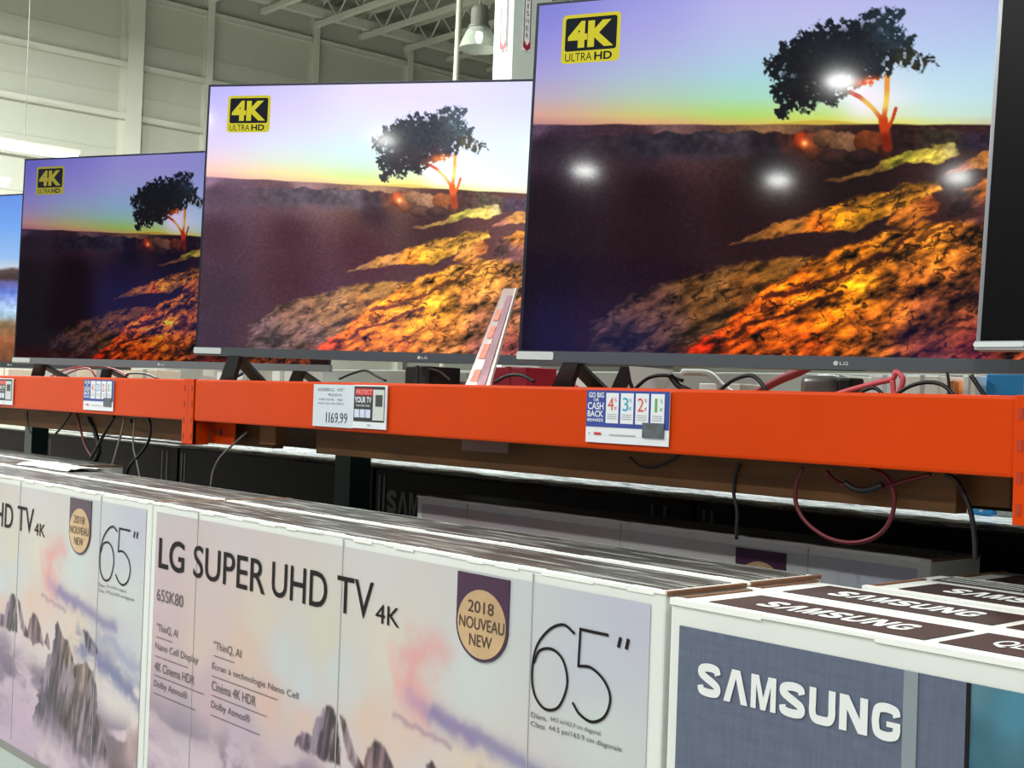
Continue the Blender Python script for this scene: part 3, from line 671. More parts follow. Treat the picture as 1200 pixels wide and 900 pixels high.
TOPL = E0-.267
CW, CD, CH = 1.62, .188, .98
def pale_carton(loc, label, detailed=True):
    t = empty('television_carton', loc, label=label, cat='carton')
    H = TOPL
    bm = bmesh.new(); add_box(bm, 0, CW, 0, CD, 0, H, .004); finish(bm, 'carton_body', cart_w, t)
    me = grid_mesh('front_artwork', .022, CW-.028, H-ART_H, H-.02, 560, 250, lambda u, v: peaks(u+.022, v+.02), Matrix.Translation((0, -.0012, 0)))
    link('front_artwork', me, t, art_m)
    rim(t, CW, CD, H, 3)
    bm = bmesh.new(); add_box(bm, .02, CW-.02, .016, CD-.014, H-.001, H+.0012); finish(bm, 'top_print', top_print_m, t)
    box('bare_edge', CW-.005, CW+.0015, .002, CD-.002, H-.004, H+.002, cart_brown, t); box('bare_edge', -.0015, .004, .002, CD-.002, H-.004, H+.002, cart_brown, t)
    box('lower_band', 0, CW, -.0022, 0, .06, H-ART_H-.022, mat('band_pale_green_grey', (178, 190, 182), .55), t)
    box('band_edge', 0, CW, -.0034, 0, H-ART_H-.022, H-ART_H-.001, mat('band_edge_grey', (134, 134, 130), .6), t)
    for x in (.2245, .80, 1.338): box('panel_crease', x-.0012, x+.0012, -.0022, -.0010, H-.74, H-.006, mat('crease_grey', (168, 168, 166), .7), t)
    F = front_m(.0026)
    def yv(v): return H-v
    for it in [('LG', .042, .168, yv(.150), yv(.078), .012), ('SUPER', .212, .522, yv(.150), yv(.078), .004), ('UHD', .548, .752, yv(.148), yv(.077), .004), ('TV', .786, .905, yv(.146), yv(.076), .0), ('4K', .914, .988, yv(.147), yv(.112))]: lettering('title_lettering', [it], ink, t, F)
    lettering('model_lettering', [('65SK80', .040, .170, yv(.226), yv(.198))], inkthin, t, F)
    its = []
    for s, x0, x1, v in (('"ThinQ, AI', .046, .150, .300), ('Nano Cell Display', .042, .250, .345), ('4K Cinema HDR', .042, .236, .390), ('Dolby Atmos®', .042, .206, .432),
                         ('"ThinQ, AI', .318, .436, .298), ('Écran à technologie Nano Cell', .314, .664, .343), ('Cinéma 4K HDR', .316, .502, .385), ('Dolby Atmos®', .316, .482, .428)):
        its.append((s, x0, x1, yv(v), yv(v-.021)))
        if True: its.append((None, x0, x0+(x1-x0)*(.78 if v < .36 else 1.25), yv(v+.012), yv(v+.0105)))
    lettering('feature_lettering', its, inkthin, t, F)
    # large thin numerals
    bm = bmesh.new()
    add_ribbon(bm, [(1.438, yv(.087)), (1.412, yv(.077)), (1.380, yv(.090)), (1.352, yv(.122)), (1.344, yv(.165)), (1.352, yv(.198)), (1.376, yv(.215)), (1.405, yv(.208)), (1.422, yv(.180)), (1.424, yv(.155)), (1.412, yv(.130)), (1.388, yv(.119)), (1.360, yv(.126)), (1.347, yv(.148))], .0046)
    add_ribbon(bm, [(1.510, yv(.078)), (1.4485, yv(.078))], .0046, smooth=False); add_ribbon(bm, [(1.450, yv(.076)), (1.448, yv(.137))], .0046, smooth=False)
    add_ribbon(bm, [(1.447, yv(.135)), (1.476, yv(.133)), (1.505, yv(.148)), (1.518, yv(.172)), (1.508, yv(.200)), (1.482, yv(.214)), (1.455, yv(.208)), (1.438, yv(.193))], .0046)
    add_ribbon(bm, [(1.535, yv(.077)), (1.531, yv(.093))], .006, smooth=False); add_ribbon(bm, [(1.551, yv(.077)), (1.547, yv(.093))], .006, smooth=False)
    finish(bm, 'size_numerals', ink, t, mtx=F)
    lettering('size_note', [('Diam.', 1.345, 1.382, yv(.234), yv(.226)), ('64.5 in/163.9 cm diagonal', 1.390, 1.500, yv(.233), yv(.224)), ('Class', 1.345, 1.378, yv(.248), yv(.240)), ('64.5 po/163.9 cm diagonale', 1.388, 1.545, yv(.248), yv(.238))], inkthin, t, F)
    # badge
    b = poly('badge', [(1.150, yv(.024)), (1.150, yv(.115))] + [(1.217-.067*math.cos(a), yv(.108)-.0605*math.sin(a)) for a in np.linspace(.05, math.pi-.05, 20)] + [(1.284, yv(.115)), (1.284, yv(.024))], -.0036, -.0014, mat('badge_purple', (62, 30, 62), .35), t)
    goldm = mat('badge_gold', (200, 168, 128), .35, .35, noise=.25, nscale=9)
    poly('badge_disc', [(1.217+.0625*math.cos(a), yv(.106)+.0575*math.sin(a)) for a in np.linspace(0, 2*math.pi, 40, endpoint=False)], -.0044, -.0034, goldm, b)
    lettering('badge_lettering', [('2018', 1.182, 1.248, yv(.088), yv(.068)), ('NOUVEAU', 1.160, 1.276, yv(.116), yv(.096)), ('NEW', 1.188, 1.246, yv(.144), yv(.124))], mat('badge_ink', (60, 42, 40), .5), b, front_m(.0052))
    return t

c0 = pale_carton((-2.865, 1.42, 0), 'white carton with pink cloud print and full 65 inch title, front row centre')
C1 = [(-4.488, 1.42, 0, 'white mountain print carton cut off at left edge, front row'),
      (-2.868, 1.618, 0, 'white carton directly behind the front centre carton, only its top showing'),
      (-4.50, 1.618, 0, 'white carton directly behind the front left carton, only its top showing'),
      (-6.135, 1.618, 0, 'white carton at the far left edge, second row back'),
      (-5.90, 1.815, 0, 'white carton in the third row at the left, grey top under the cables'),
      (-2.94, 2.27, -.008, 'white carton in shade under the rack with purple badge top showing')]
for x, y, z, lab in C1: dup(c0, (x, y, z), lab)

# ---- blue-grey cartons with white brand name
def fabric(u, v):
    n = .93+.14*fbm(u*260, v*18, 4, 2)*1+.0
    c = np.tile(np.array([92., 101., 121.]), (len(u), 1))*(.90+.10*fbm(u*400, v*30, 4, 2)+.10*fbm(u*30, v*400, 9, 2))[:, None]
    return c
def teal(u, v):
    c = shepard(u, v, [(0, 0, (82, 122, 136)), (.05, .02, (70, 128, 150)), (.2, 0, (92, 120, 128)), (0, .07, (58, 102, 120)), (.1, .08, (66, 98, 108)), (.4, .05, (88, 120, 128)), (0, .14, (40, 90, 110)), (.3, .2, (50, 90, 110))])
    c = c*(.85+.3*fbm(u*16, v*20, 6, 4))[:, None]
    m = sst(-.004, .004, v-(.105+u*.35)+.0*u); c = mixc(c, m*(u < .25), (92, 200, 235)); m = sst(-.004, .004, v-(.118+u*.4)); c = mixc(c, m, (26, 90, 150))
    return c
TOPS = E0-.275
brownp = mat('brown_black_print', (62, 50, 48), .45, noise=.08); greystripe = mat('grey_stripe', (132, 142, 148), .5); paper = mat('print_white', (226, 230, 228), .5)
def blue_carton(loc, label, W=1.62, front=True):
    t = empty('television_carton', loc, label=label, cat='carton'); H = TOPS; D = .182
    bm = bmesh.new(); add_box(bm, 0, W, 0, D, 0, H, .004); finish(bm, 'carton_body', cart_w, t)
    if front:
        link('front_print', grid_mesh('front_print', .018, .461, .05, H-.034, 260, 330, fabric, Matrix.Translation((0, -.0012, 0))), t, art_m)
        link('photo_print', grid_mesh('photo_print', .466, W-.02, .25, H-.034, 360, 200, teal, Matrix.Translation((0, -.0012, 0))), t, art_m)
        box('grey_stripe', .379, .398, -.0028, -.0014, .05, H-.034, greystripe, t)
        box('dark_divider', .461, .466, -.0028, -.0010, .05, H-.034, ink, t)
        F = front_m(.003)
        bm = bmesh.new(); block_word(bm, 'SAMSUNG', .056, .377, H-.1245, H-.0790); finish(bm, 'brand_lettering', paper, t, mtx=F)
        lettering('series_lettering', [(ch, .056+k*.08, .118+k*.08, H-.31, H-.226, .03) for k, ch in enumerate('QLED')], paper, t, F)
    # narrow raised lip with torn steps
    rnd = random.Random(5); bm = bmesh.new(); x = 0; 
    while x < W-.001:
        w = min(rnd.uniform(.10, .2), W-x); add_box(bm, x, x+w, -.0022-rnd.random()*.0012, .012, H-rnd.uniform(.003, .007), H+rnd.uniform(.001, .003)); x += w
    finish(bm, 'folded_edge', cart_edge, t)
    x = .035; k = 0
    for k, (a, b, s, f0, f1) in enumerate(((.045, .385, 'SAMSUNG', .16, .86), (.405, .62, 'QLED TV', .2, .8), (.64, .98, 'SAMSUNG', .16, .86), (1.0, 1.57, 'QLED TV', .2, .6))):
        p = box('top_print', a, b, .030, D-.030, H-.001, H+.0014, brownp, t); bmw = bmesh.new()
        (block_word(bmw, s, a+(b-a)*f0, a+(b-a)*f1, D*.33, D*.64) if s == 'SAMSUNG' else add_text(bmw, s, a+(b-a)*f0, a+(b-a)*f1, D*.33, D*.64, bold=.02))
        finish(bmw, 'top_lettering', paper, p, mtx=flat_m(H+.0022))
    bm = bmesh.new(); add_box(bm, -.0015, .006, .002, D-.002, H-.003, H+.0025); finish(bm, 'bare_edge', cart_brown, t)
    return t
b0 = blue_carton((-1.235, 1.42, 0), 'white carton with blue-grey front and large white brand name, right foreground')
B = [(-1.245, 1.607, 0, 'white carton with dark lettered top, second row behind the blue-grey front carton'),
     (-1.165, 1.80, .001, 'white carton with dark lettered top, third row at the right'),
     (-1.17, 2.085, -.004, 'white carton with dark lettered top, fifth row at the right'),
     (-1.16, 2.36, -.002, 'white carton in shade with lettered top, rearmost row at right')]
for x, y, z, lab in B: dup(b0, (x, y, z), lab)
# a carton with outlined white panels between them
def outline_carton(loc, lab):
    t = empty('television_carton', loc, label=lab, cat='carton'); H = TOPS-.001; D = .095; W = 1.55
    bm = bmesh.new(); add_box(bm, 0, W, 0, D, 0, H, .003); finish(bm, 'carton_body', cart_w, t)
    bm = bmesh.new()
    for a, b in ((.03, .20), (.22, .46), (.48, .9), (.93, 1.5)): add_box(bm, a, b, .012, D-.012, H-.001, H+.0014)
    finish(bm, 'top_print', mat('grey_black_print', (70, 68, 64), .45, noise=.1), t)
    bm = bmesh.new()
    for a, b in ((.04, .185), (.235, .445), (.5, .88)):
        for k in range(3): bm.faces.new([bm.verts.new(p) for p in ((a, .022+k*.02, 0), (b, .022+k*.02, 0), (b, .029+k*.02, 0), (a, .029+k*.02, 0))])
    finish(bm, 'top_lettering', paper, t, mtx=flat_m(H+.0022))
    return t
outline_carton((-1.19, 1.985, 0), 'thin white carton with outlined grey panels, fourth row at the right')

# ---- dark cartons of the next row
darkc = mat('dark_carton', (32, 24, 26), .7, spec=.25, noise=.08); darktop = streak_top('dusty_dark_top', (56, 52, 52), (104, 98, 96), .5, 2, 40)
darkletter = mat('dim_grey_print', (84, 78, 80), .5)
def dark_carton(loc, lab):
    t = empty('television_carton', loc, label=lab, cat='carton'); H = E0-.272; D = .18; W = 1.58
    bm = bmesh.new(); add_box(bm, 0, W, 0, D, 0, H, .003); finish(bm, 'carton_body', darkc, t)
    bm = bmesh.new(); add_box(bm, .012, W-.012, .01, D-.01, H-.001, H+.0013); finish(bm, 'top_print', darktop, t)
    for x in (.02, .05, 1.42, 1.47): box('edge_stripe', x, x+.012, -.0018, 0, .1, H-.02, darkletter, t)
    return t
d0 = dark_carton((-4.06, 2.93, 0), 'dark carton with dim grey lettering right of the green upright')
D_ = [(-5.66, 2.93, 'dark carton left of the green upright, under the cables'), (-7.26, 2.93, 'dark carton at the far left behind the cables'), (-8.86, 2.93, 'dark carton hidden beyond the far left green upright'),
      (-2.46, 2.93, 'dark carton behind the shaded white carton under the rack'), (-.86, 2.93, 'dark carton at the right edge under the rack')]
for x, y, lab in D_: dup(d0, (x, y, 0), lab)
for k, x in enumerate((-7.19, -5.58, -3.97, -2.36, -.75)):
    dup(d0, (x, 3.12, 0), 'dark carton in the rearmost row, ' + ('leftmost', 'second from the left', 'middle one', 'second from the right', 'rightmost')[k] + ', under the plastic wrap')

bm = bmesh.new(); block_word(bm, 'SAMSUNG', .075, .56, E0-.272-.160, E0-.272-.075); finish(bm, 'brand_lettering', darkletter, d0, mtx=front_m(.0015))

# crumpled clear/white wrap lying on the carton tops
def wrap(name, x0, x1, y0, y1, z, amp, lab, m, nx=120, ny=16, seed=1):
    bm = bmesh.new(); vs = []
    xs = np.linspace(x0, x1, nx); ys = np.linspace(y0, y1, ny)
    X, Yv = np.meshgrid(xs, ys, indexing='ij')
    h = amp*(fbm(X*9, Yv*22, seed, 4))+amp*.5*fbm(X*40, Yv*60, seed+5, 2)
    e = .012*(fbm(X*14, Yv*3, seed+9, 3)-.5)*2
    for i in range(nx):
        vs.append([bm.verts.new((xs[i], ys[j]+(e[i, j]*2 if j in (0, ny-1) else e[i, j]), z+h[i, j]*(0.15 if j in (0, ny-1) else 1)+.002)) for j in range(ny)])
    for i in range(nx-1):
        for j in range(ny-1): bm.faces.new((vs[i][j], vs[i+1][j], vs[i+1][j+1], vs[i][j+1]))
    g = bmesh.ops.extrude_face_region(bm, geom=bm.faces[:]); bmesh.ops.translate(bm, vec=(0, 0, -.0012), verts=[v for v in g['geom'] if isinstance(v, bmesh.types.BMVert)])
    return tag(finish(bm, name, m, smooth=True), lab, 'plastic sheet')
wrap('plastic_sheet', -5.75, -.5, 2.945, 3.50, E0-.269, .010, 'long shiny white plastic sheet lying on the rear cartons below the beam', plastic_m, 260, 18)
wrap('plastic_sheet', -4.33, -3.95, 1.66, 1.78, E0-.266, .012, 'small crumpled white plastic sheet on the left carton tops', mat('white_plastic', (235, 238, 236), .3, bump=.3), 40, 10, 4)
wrap('plastic_sheet', -7.9, -6.0, 3.14, 3.5, E0-.268, .012, 'short white plastic sheet on rear cartons at the far left', plastic_m, 90, 12, 8)

# ================================================================== TELEVISIONS
gun = mat('gunmetal_bezel', (96, 103, 104), .32, .55); darkframe = mat('dark_blue_frame', (34, 36, 52), .35, .3); chipm = mat('silver_chip', (206, 212, 210), .4); silver = mat('silver_trim', (150, 150, 156), .3, .6)
legm = mat('charcoal_leg', (44, 46, 50), .35, .3); backm = mat('tv_back_plastic', (30, 30, 32), .5)
logo_y = mat('logo_yellow', (20, 20, 5), .6, spec=.06, emit=(205, 196, 50), estr=1.)
logo_d = mat('logo_dark', (6, 7, 10), .6, spec=.06, emit=(24, 28, 34), estr=1.)
logo_y3 = mat('logo_yellow_dim', (20, 20, 5), .6, spec=.06, emit=(150, 142, 50), estr=1.)
for m in (logo_y, logo_d, logo_y3):
    try: m.cycles.emission_sampling = 'NONE'
    except Exception: pass
pic = grid_mesh('screen', .008, SCR_W-.008, BEZ, SCR_H-.008, 720, 400, sunset)
pic2 = grid_mesh('screen', .008, SCR_W-.008, BEZ, SCR_H-.008, 200, 120, coast)

def rrect(x0, x1, z0, z1, r, n=5):
    o = []
    for cx, cz, a0 in ((x1-r, z1-r, 0), (x0+r, z1-r, 90), (x0+r, z0+r, 180), (x1-r, z0+r, 270)):
        for k in range(n+1): a = R_(a0+90*k/n); o.append((cx+r*math.cos(a), cz+r*math.sin(a)))
    return o

def television(P0, th, lean, label, screen_me, smat, H=SCR_H, logo=True, ly=None, brand=True, frame=darkframe, bez=gun, chip_w=.088, legs=True, BEZ=BEZ, deck=None, lx=.13):
    """P0: lower left corner of the panel (relative to the eye); th: turn in degrees"""
    deck = E0+.020 if deck is None else deck; hz = E0+P0[2]-deck
    t = empty('television', (P0[0], P0[1], deck), R_(th), label=label, cat='television')
    T = Matrix.Translation((0, 0, hz)) @ Matrix.Rotation(-lean, 4, 'X')
    W = SCR_W
    bm = bmesh.new()
    add_box(bm, 0, W, .000, .012, BEZ, H, .002)
    finish(bm, 'panel_frame', frame, t, mtx=T)
    bm = bmesh.new(); add_poly(bm, rrect(.02, W-.02, BEZ*.5, H-.03, .02), .012, .030); add_poly(bm, rrect(.18, W-.18, BEZ*.6, H*.62, .04), .03, .062); finish(bm, 'rear_cover', backm, t, mtx=T)
    bm = bmesh.new()
    # lower bezel, slightly bowed underside
    n = 24; up = [(x, BEZ) for x in np.linspace(0, W, n)]; dn = [(x, .004-.004*math.sin(math.pi*x/W)) for x in np.linspace(W, 0, n)]
    add_poly(bm, [(p[0], p[1]) for p in dn] + up, -.004, .022); finish(bm, 'lower_bezel', bez, t, mtx=T)
    sc = link('screen', screen_me, t); 
    if not screen_me.materials: screen_me.materials.append(None)
    sc.material_slots[0].link = 'OBJECT'; sc.material_slots[0].material = smat
    sc.matrix_local = T @ Matrix.Translation((0, -.0012, 0))
    poly('label_chip', rrect(-.001, chip_w, .008, BEZ-.002, .004), -.0062, -.0035, chipm, t, mtx=T)
    if brand:
        bm = bmesh.new(); cx = W/2
        bm2 = bmesh.new()
        bm2.faces.new([bm2.verts.new((cx-.016+.005*math.cos(a), .0135+.005*math.sin(a), 0)) for a in np.linspace(0, 2*math.pi, 14, endpoint=False)]); add_text(bm2, 'LG', cx-.008, cx+.009, .0095, .0170, bold=.02)
        bm.free(); finish(bm2, 'brand_mark', chipm, t, mtx=T @ front_m(.0052))
    if logo:
        f = front_m(.0020)
        lm = ly or logo_y
        bm = bmesh.new(); bm.faces.new([bm.verts.new((p[0], p[1], 0)) for p in rrect(.068, .207, H-.150, H-.037, .010)]); L = finish(bm, 'screen_logo', lm, t, mtx=T @ f)
        bm = bmesh.new(); bm.faces.new([bm.verts.new((p[0], p[1], 0)) for p in rrect(.076, .199, H-.122, H-.045, .006)]); finish(bm, 'logo_panel', logo_d, L, mtx=T @ front_m(.0026))
        lettering('logo_lettering', [('4K', .083, .192, H-.115, H-.053, .045)], lm, L, T @ front_m(.0032))
        lettering('logo_lettering', [('ULTRA', .078, .142, H-.145, H-.1265, .0), ('HD', .148, .190, H-.145, H-.1265, .03)], logo_d, L, T @ front_m(.0026))
    if legs:
        for x in (lx, W-lx):
            bm = bmesh.new(); top = hz+.004
            for y1, dx in ((.03, -.035), (.16, .03)):
                a = Vector((x, .01, top)); b = Vector((x+dx, y1, .006))
                w = Vector((.018, 0, 0)); th_ = Vector((0, .016, 0))
                q = [a-w, a+w, b+w*1.2, b-w*1.2]
                A = [bm.verts.new(p-th_) for p in q]; Bq = [bm.verts.new(p+th_) for p in q]
                bm.faces.new(A); bm.faces.new(Bq[::-1])
                for i in range(4): bm.faces.new((A[i], Bq[i], Bq[(i+1) % 4], A[(i+1) % 4]))
                add_box(bm, x+dx-.024, x+dx+.024, y1-.022, y1+.022, 0, .010, .002)
            finish(bm, 'stand_leg', legm, t)
    else:
        bm = bmesh.new(); add_box(bm, W/2-.12, W/2+.12, .0, .04, .01, hz+.01, .004); add_box(bm, W/2-.28, W/2+.28, -.1, .14, 0, .012, .004); finish(bm, 'stand', legm, t)
    return t

S_big = screen_mat('sunset_screen_rich', 1., 1.)
S_mid = screen_mat('sunset_screen_bright', .68, 1.38, (1.04, .965, .95))
S_dim = screen_mat('sunset_screen_dim', 1.1, .62, (.92, .86, 1.12))
S_cst = screen_mat('shore_screen', 1., 1.05)
S_off = mat('switched_off_screen', (10, 10, 10), .3, spec=.12)
television((-2.187, 1.96, .091), 26, .049, 'largest television with rich sunset tree picture, in front of the white column', pic, S_big, H=.835)
television((-3.58, 1.89, .109), 36.5, .03, 'brightest television with pale sky sunset picture, in the middle of the row', pic, S_mid)
television((-5.24, 1.965, .086), 27, .02, 'dim television with purple sky and tree picture, under the strip light', pic, S_dim, ly=logo_y3, bez=mat('light_grey_bezel', (136, 142, 142), .35, .4))
television((-6.86, 2.04, .084), 22, .02, 'leftmost television, only a strip of blue shore picture showing', pic2, S_cst, logo=False)
offme = grid_mesh('screen', .008, SCR_W-.008, .018, SCR_H-.008, 4, 4, lambda u, v: np.full((len(u), 3), 20.))
television((-1.07, 1.955, .108), 4, .085, 'switched-off black television with silver edge at the right border', offme, S_off, logo=False, frame=silver, bez=mat('silver_lower_bezel', (170, 174, 174), .35, .4), chip_w=.082, brand=False, BEZ=.018, lx=.42)

# the row across the aisle behind the viewer, seen only as dim blue patches mirrored in the dark screens
def glow_pic(u0, u1, ca, cb):
    def f(u, v):
        m = sst(u0-.12, u0+.1, u)*(1-sst(u1-.1, u1+.12, u))*(.45+.55*sst(.1, .5, v))
        k = mixc(np.tile(np.array(ca, float), (len(u), 1)), sst(.2, .8, fbm(u*3, v*4, 3, 3)), np.array(cb, float))
        return k*(.06+.94*m)[:, None]
    return f
blueme = grid_mesh('screen', .008, SCR_W-.008, .028, SCR_H-.008, 60, 40, glow_pic(.2, 1.1, (60, 86, 210), (84, 90, 200)))
purpme = grid_mesh('screen', .008, SCR_W-.008, .028, SCR_H-.008, 60, 40, glow_pic(.8, 1.6, (110, 70, 180), (90, 80, 200)))
S_blue = screen_mat('blue_screen', 1., 3.2)
DO = E0+.46
t = empty('display_rack', (-7, -3.9, 0), label='orange display rack across the aisle behind the viewer', cat='rack')
for y in (0, .85):
    box('rack_rail', 0, 10, y, y+.05, DO-.14, DO-.02, orange, t)
    for x in (0, 3.3, 6.6, 9.9): box('rack_leg', x, x+.08, y+.06 if y == 0 else y-.09, y+.14 if y == 0 else y-.01, 0, DO-.02, green, t)
box('rack_deck', 0, 10, 0, .9, DO-.02, DO, ply, t)
for x, bme, lab in ((1.92, purpme, 'television glowing blue across the aisle, mirrored at lower right of largest screen'), (-.72, blueme, 'television glowing blue across the aisle, mirrored at lower left of largest screen'), (-4.95, blueme, 'television glowing blue across the aisle, mirrored in the dim television')):
    television((x, -3.02, .58), 180, .02, lab, bme, S_blue, logo=False, deck=DO)

# ================================================================== CARDS ON THE BEAM
blue_ink = mat('card_blue', (44, 66, 150), .5); cardw = mat('card_white', (226, 230, 234), .5); cardred = mat('card_red', (196, 40, 50), .5); cardblk = mat('card_black', (36, 36, 42), .5)
c4 = [mat('digit_red', (212, 84, 64), .5), mat('digit_teal', (40, 160, 190), .5), mat('digit_red', (212, 84, 64), .5), mat('digit_green', (90, 170, 90), .5)]
faint = mat('faint_print', (170, 176, 178), .6)
def cash_card(x0, w, z0, h, lab):
    t = empty('cash_back_card', (x0, YB-.003, E0+z0), label=lab, cat='sign card')
    box('card_sheet', 0, w, -.0015, 0, 0, h, cardw, t)
    F = front_m(.0022)
    p = lettering('blue_panel', [(None, 0, w, h*.30, h)], blue_ink, t, F)
    F2 = front_m(.0028)
    lettering('panel_lettering', [('GO BIG', w*.03, w*.22, h*.86, h*.96), ('OR', w*.09, w*.16, h*.79, h*.845), ('CASH', w*.02, w*.22, h*.63, h*.77), ('BACK', w*.02, w*.22, h*.49, h*.61), ('REWARDS', w*.02, w*.22, h*.40, h*.46)], cardw, p, F2, .02)
    lettering('panel_tile', [(None, w*(.25+.18*k), w*(.405+.18*k), h*.38, h*.955) for k in range(4)], cardw, p, F2)
    for k, ch in enumerate('4321'):
        lettering('rate_numeral', [(ch, w*(.275+.18*k), w*(.345+.18*k), h*.62, h*.87), ('%', w*(.355+.18*k), w*(.385+.18*k), h*.79, h*.86), ('¢', w*(.355+.18*k), w*(.385+.18*k), h*.63, h*.71)], c4[k], p, front_m(.0034))
    lettering('fine_print', [(None, w*(.27+.18*k), w*(.385+.18*k), h*(.46+.04*j), h*(.475+.04*j)) for k in range(4) for j in range(3)] + [(None, w*.30, w*.62, h*.155, h*.175), (None, w*.04, w*.06, h*.16, h*.19)], faint, t, front_m(.0034))
    lettering('small_stamp', [(None, w*.11, w*.20, h*.15, h*.195)], cardred, t, front_m(.0034))
    box('product_photo', w*.70, w*.95, -.0042, -.002, h*.14, h*.42, mat('photo_grey', (84, 90, 96), .5, noise=.4, nscale=60), t)
    return t
cash_card(-1.936, .232, -.0765, .109, 'blue and white cash back card with numerals 4 3 2 1, larger, right')
cash_card(-4.48, .245, -.0775, .108, 'blue and white cash back card on the left beam, near cables')
def price_card(x0, w, z0, h, lab):
    t = empty('price_card', (x0, YB-.003, E0+z0), label=lab, cat='price card')
    box('card_sheet', 0, w, -.0015, 0, 0, h, mat('card_pale_grey', (204, 214, 222), .5), t)
    its = [('65SK8000 LG', w*.12, w*.52, h*.84, h*.92), ('65"', w*.60, w*.78, h*.85, h*.92), ('TELEVISION', w*.36, w*.70, h*.73, h*.79), ('SUPER UHD 4K', w*.14, w*.52, h*.62, h*.67), ('SMART', w*.6, w*.74, h*.62, h*.67), ('NANO CELL HDR DISPLAY', w*.12, w*.78, h*.53, h*.575)]
    lettering('item_lettering', its, mat('card_grey_ink', (120, 128, 136), .6), t, front_m(.0022))
    its = []; x = w*.32
    for ch in '1169.99':
        ww = w*(.035 if ch == '.' else .07 if ch == '1' else .095)
        its.append((ch, x, x+ww*.8, h*.10, h*(.14 if ch == '.' else .34))); x += ww
    lettering('price_lettering', its, mat('card_price_ink', (64, 68, 76), .6), t, front_m(.0022))
    return t
price_card(-2.985, .192, -.081, .113, 'pale grey price card reading 1169.99 on the middle orange beam')
def protect_card(x0, w, z0, h, lab):
    t = empty('protection_card', (x0, YB-.003, E0+z0), label=lab, cat='sign card')
    box('card_sheet', 0, w, -.0035, 0, 0, h, cardw, t, .0008)
    p = lettering('black_panel', [(None, .003, w-.008, h*.16, h*.97)], cardblk, t, front_m(.0042))
    lettering('red_panel', [(None, w*.07, w*.60, h*.76, h*.92)], cardred, p, front_m(.0048))
    lettering('panel_lettering', [('PROTECT', w*.10, w*.57, h*.79, h*.89)], mat('pale_red_ink', (240, 150, 150), .5), p, front_m(.0054), .02)
    lettering('panel_lettering', [('YOUR TV', w*.05, w*.56, h*.59, h*.73)], cardw, p, front_m(.0048), .03)
    lettering('panel_lettering', [('FOR MORE YEARS', w*.10, w*.52, h*.50, h*.55)], cardw, p, front_m(.0048))
    lettering('panel_tile', [(None, w*(.05+.17*k), w*(.20+.17*k), h*.25, h*.44) for k in range(3)], mat('tile_pale_blue', (206, 214, 236), .5), p, front_m(.0048))
    box('product_photo', w*.62, w*.94, -.0062, -.004, h*.2, h*.9, mat('photo_pale', (200, 204, 200), .5), t)
    box('photo_handset', w*.70, w*.90, -.0070, -.0061, h*.52, h*.78, mat('photo_dark', (60, 60, 60), .5), t)
    lettering('fine_print', [(None, w*.45, w*.55, h*.06, h*.10)], faint, t, front_m(.0042))
    return t
protect_card(-2.792, .146, -.0795, .112, 'black and red card reading PROTECT YOUR TV beside the price card')
protect_card(-5.335, .185, -.078, .105, 'black and white card cut off at the left edge of beam')

# tag hanging below the beam, clear pinkish
pa, pb = at(543, 516, Y=1.99), at(597, 532, Y=1.99)
tag(box('price_tag_sleeve', pa.x, pb.x, 1.985, 1.987, pb.z+.001, pa.z+.02, mat('pinkish_clear_sleeve', (120, 84, 84), .3, alpha=.55)), 'pinkish clear plastic sleeve sticking out under the middle beam', 'plastic sleeve')

# ================================================================== THINGS ON THE DECK
DK = E0+.020
white_p = mat('matt_white_plastic', (224, 226, 220), .5); black_c = mat('black_rubber', (12, 12, 15), .5); red_c = mat('red_rubber', (176, 40, 60), .45); grey_c = mat('grey_rubber', (130, 126, 118), .5); ored = mat('dark_red_rubber', (92, 14, 28), .45)
greyrail = mat('light_grey_rail', (158, 164, 160), .5, .1)
bm = bmesh.new(); add_box(bm, -9, 1.7, 3.10, 3.14, E0-.06, E0+.115, .004); add_box(bm, -9, 1.7, 3.09, 3.10, E0+.05, E0+.056)
tag(finish(bm, 'rear_rail', greyrail), 'light grey rear rail seen through the gap under the televisions', 'rail')
def small_box(px0, px1, pyt, Y, lab, m, depth=.12, nm='small_carton', cat='carton', tape=None):
    a, b = at(px0, pyt, Y=Y), at(px1, pyt, Y=Y)
    t = empty(nm, (a.x, Y, DK), label=lab, cat=cat)
    w = b.x-a.x; h = max(.03, a.z-DK)
    bm = bmesh.new(); add_box(bm, 0, w, 0, depth, 0, h, .003); finish(bm, 'carton_body' if cat == 'carton' else 'body', m, t)
    box('closing_tape', w*.44, w*.56, -.0012, depth*.6, h*.2, h+.0015, tape or faint, t)
    return t
small_box(819, 868, 449, 2.5, 'small white box on the deck among black cables', white_p)
small_box(574, 618, 430, 2.55, 'crimson box on the deck left of the television leg', mat('crimson_card', (186, 8, 52), .5), tape=mat('crimson_card', (186, 8, 52)))
small_box(1156, 1260, 438, 2.9, 'bright blue box on the deck at the right edge', mat('bright_blue_card', (30, 140, 206), .5), .18)
small_box(1062, 1100, 440, 2.85, 'white box on the deck under the largest television', white_p)
small_box(975, 990, 440, 2.75, 'narrow white box left of the knotted pink cable', white_p)
small_box(1018, 1056, 440, 2.95, 'grey white box behind the knotted pink cable', mat('grey_white_card', (200, 204, 206), .5))
small_box(1112, 1124, 446, 2.9, 'tiny orange box left of the blue box', mat('orange_card', (226, 130, 60), .5))
small_box(1128, 1144, 440, 2.88, 'narrow white box directly left of the blue box', white_p)
small_box(238, 290, 428, 2.7, 'white box under the brightest television at its left end', white_p)
small_box(312, 350, 433, 2.9, 'pale box on the deck under the middle of the dim television', white_p)
small_box(90, 145, 432, 2.85, 'cream box on the deck under the dim television', mat('cream_card', (232, 222, 204), .5))
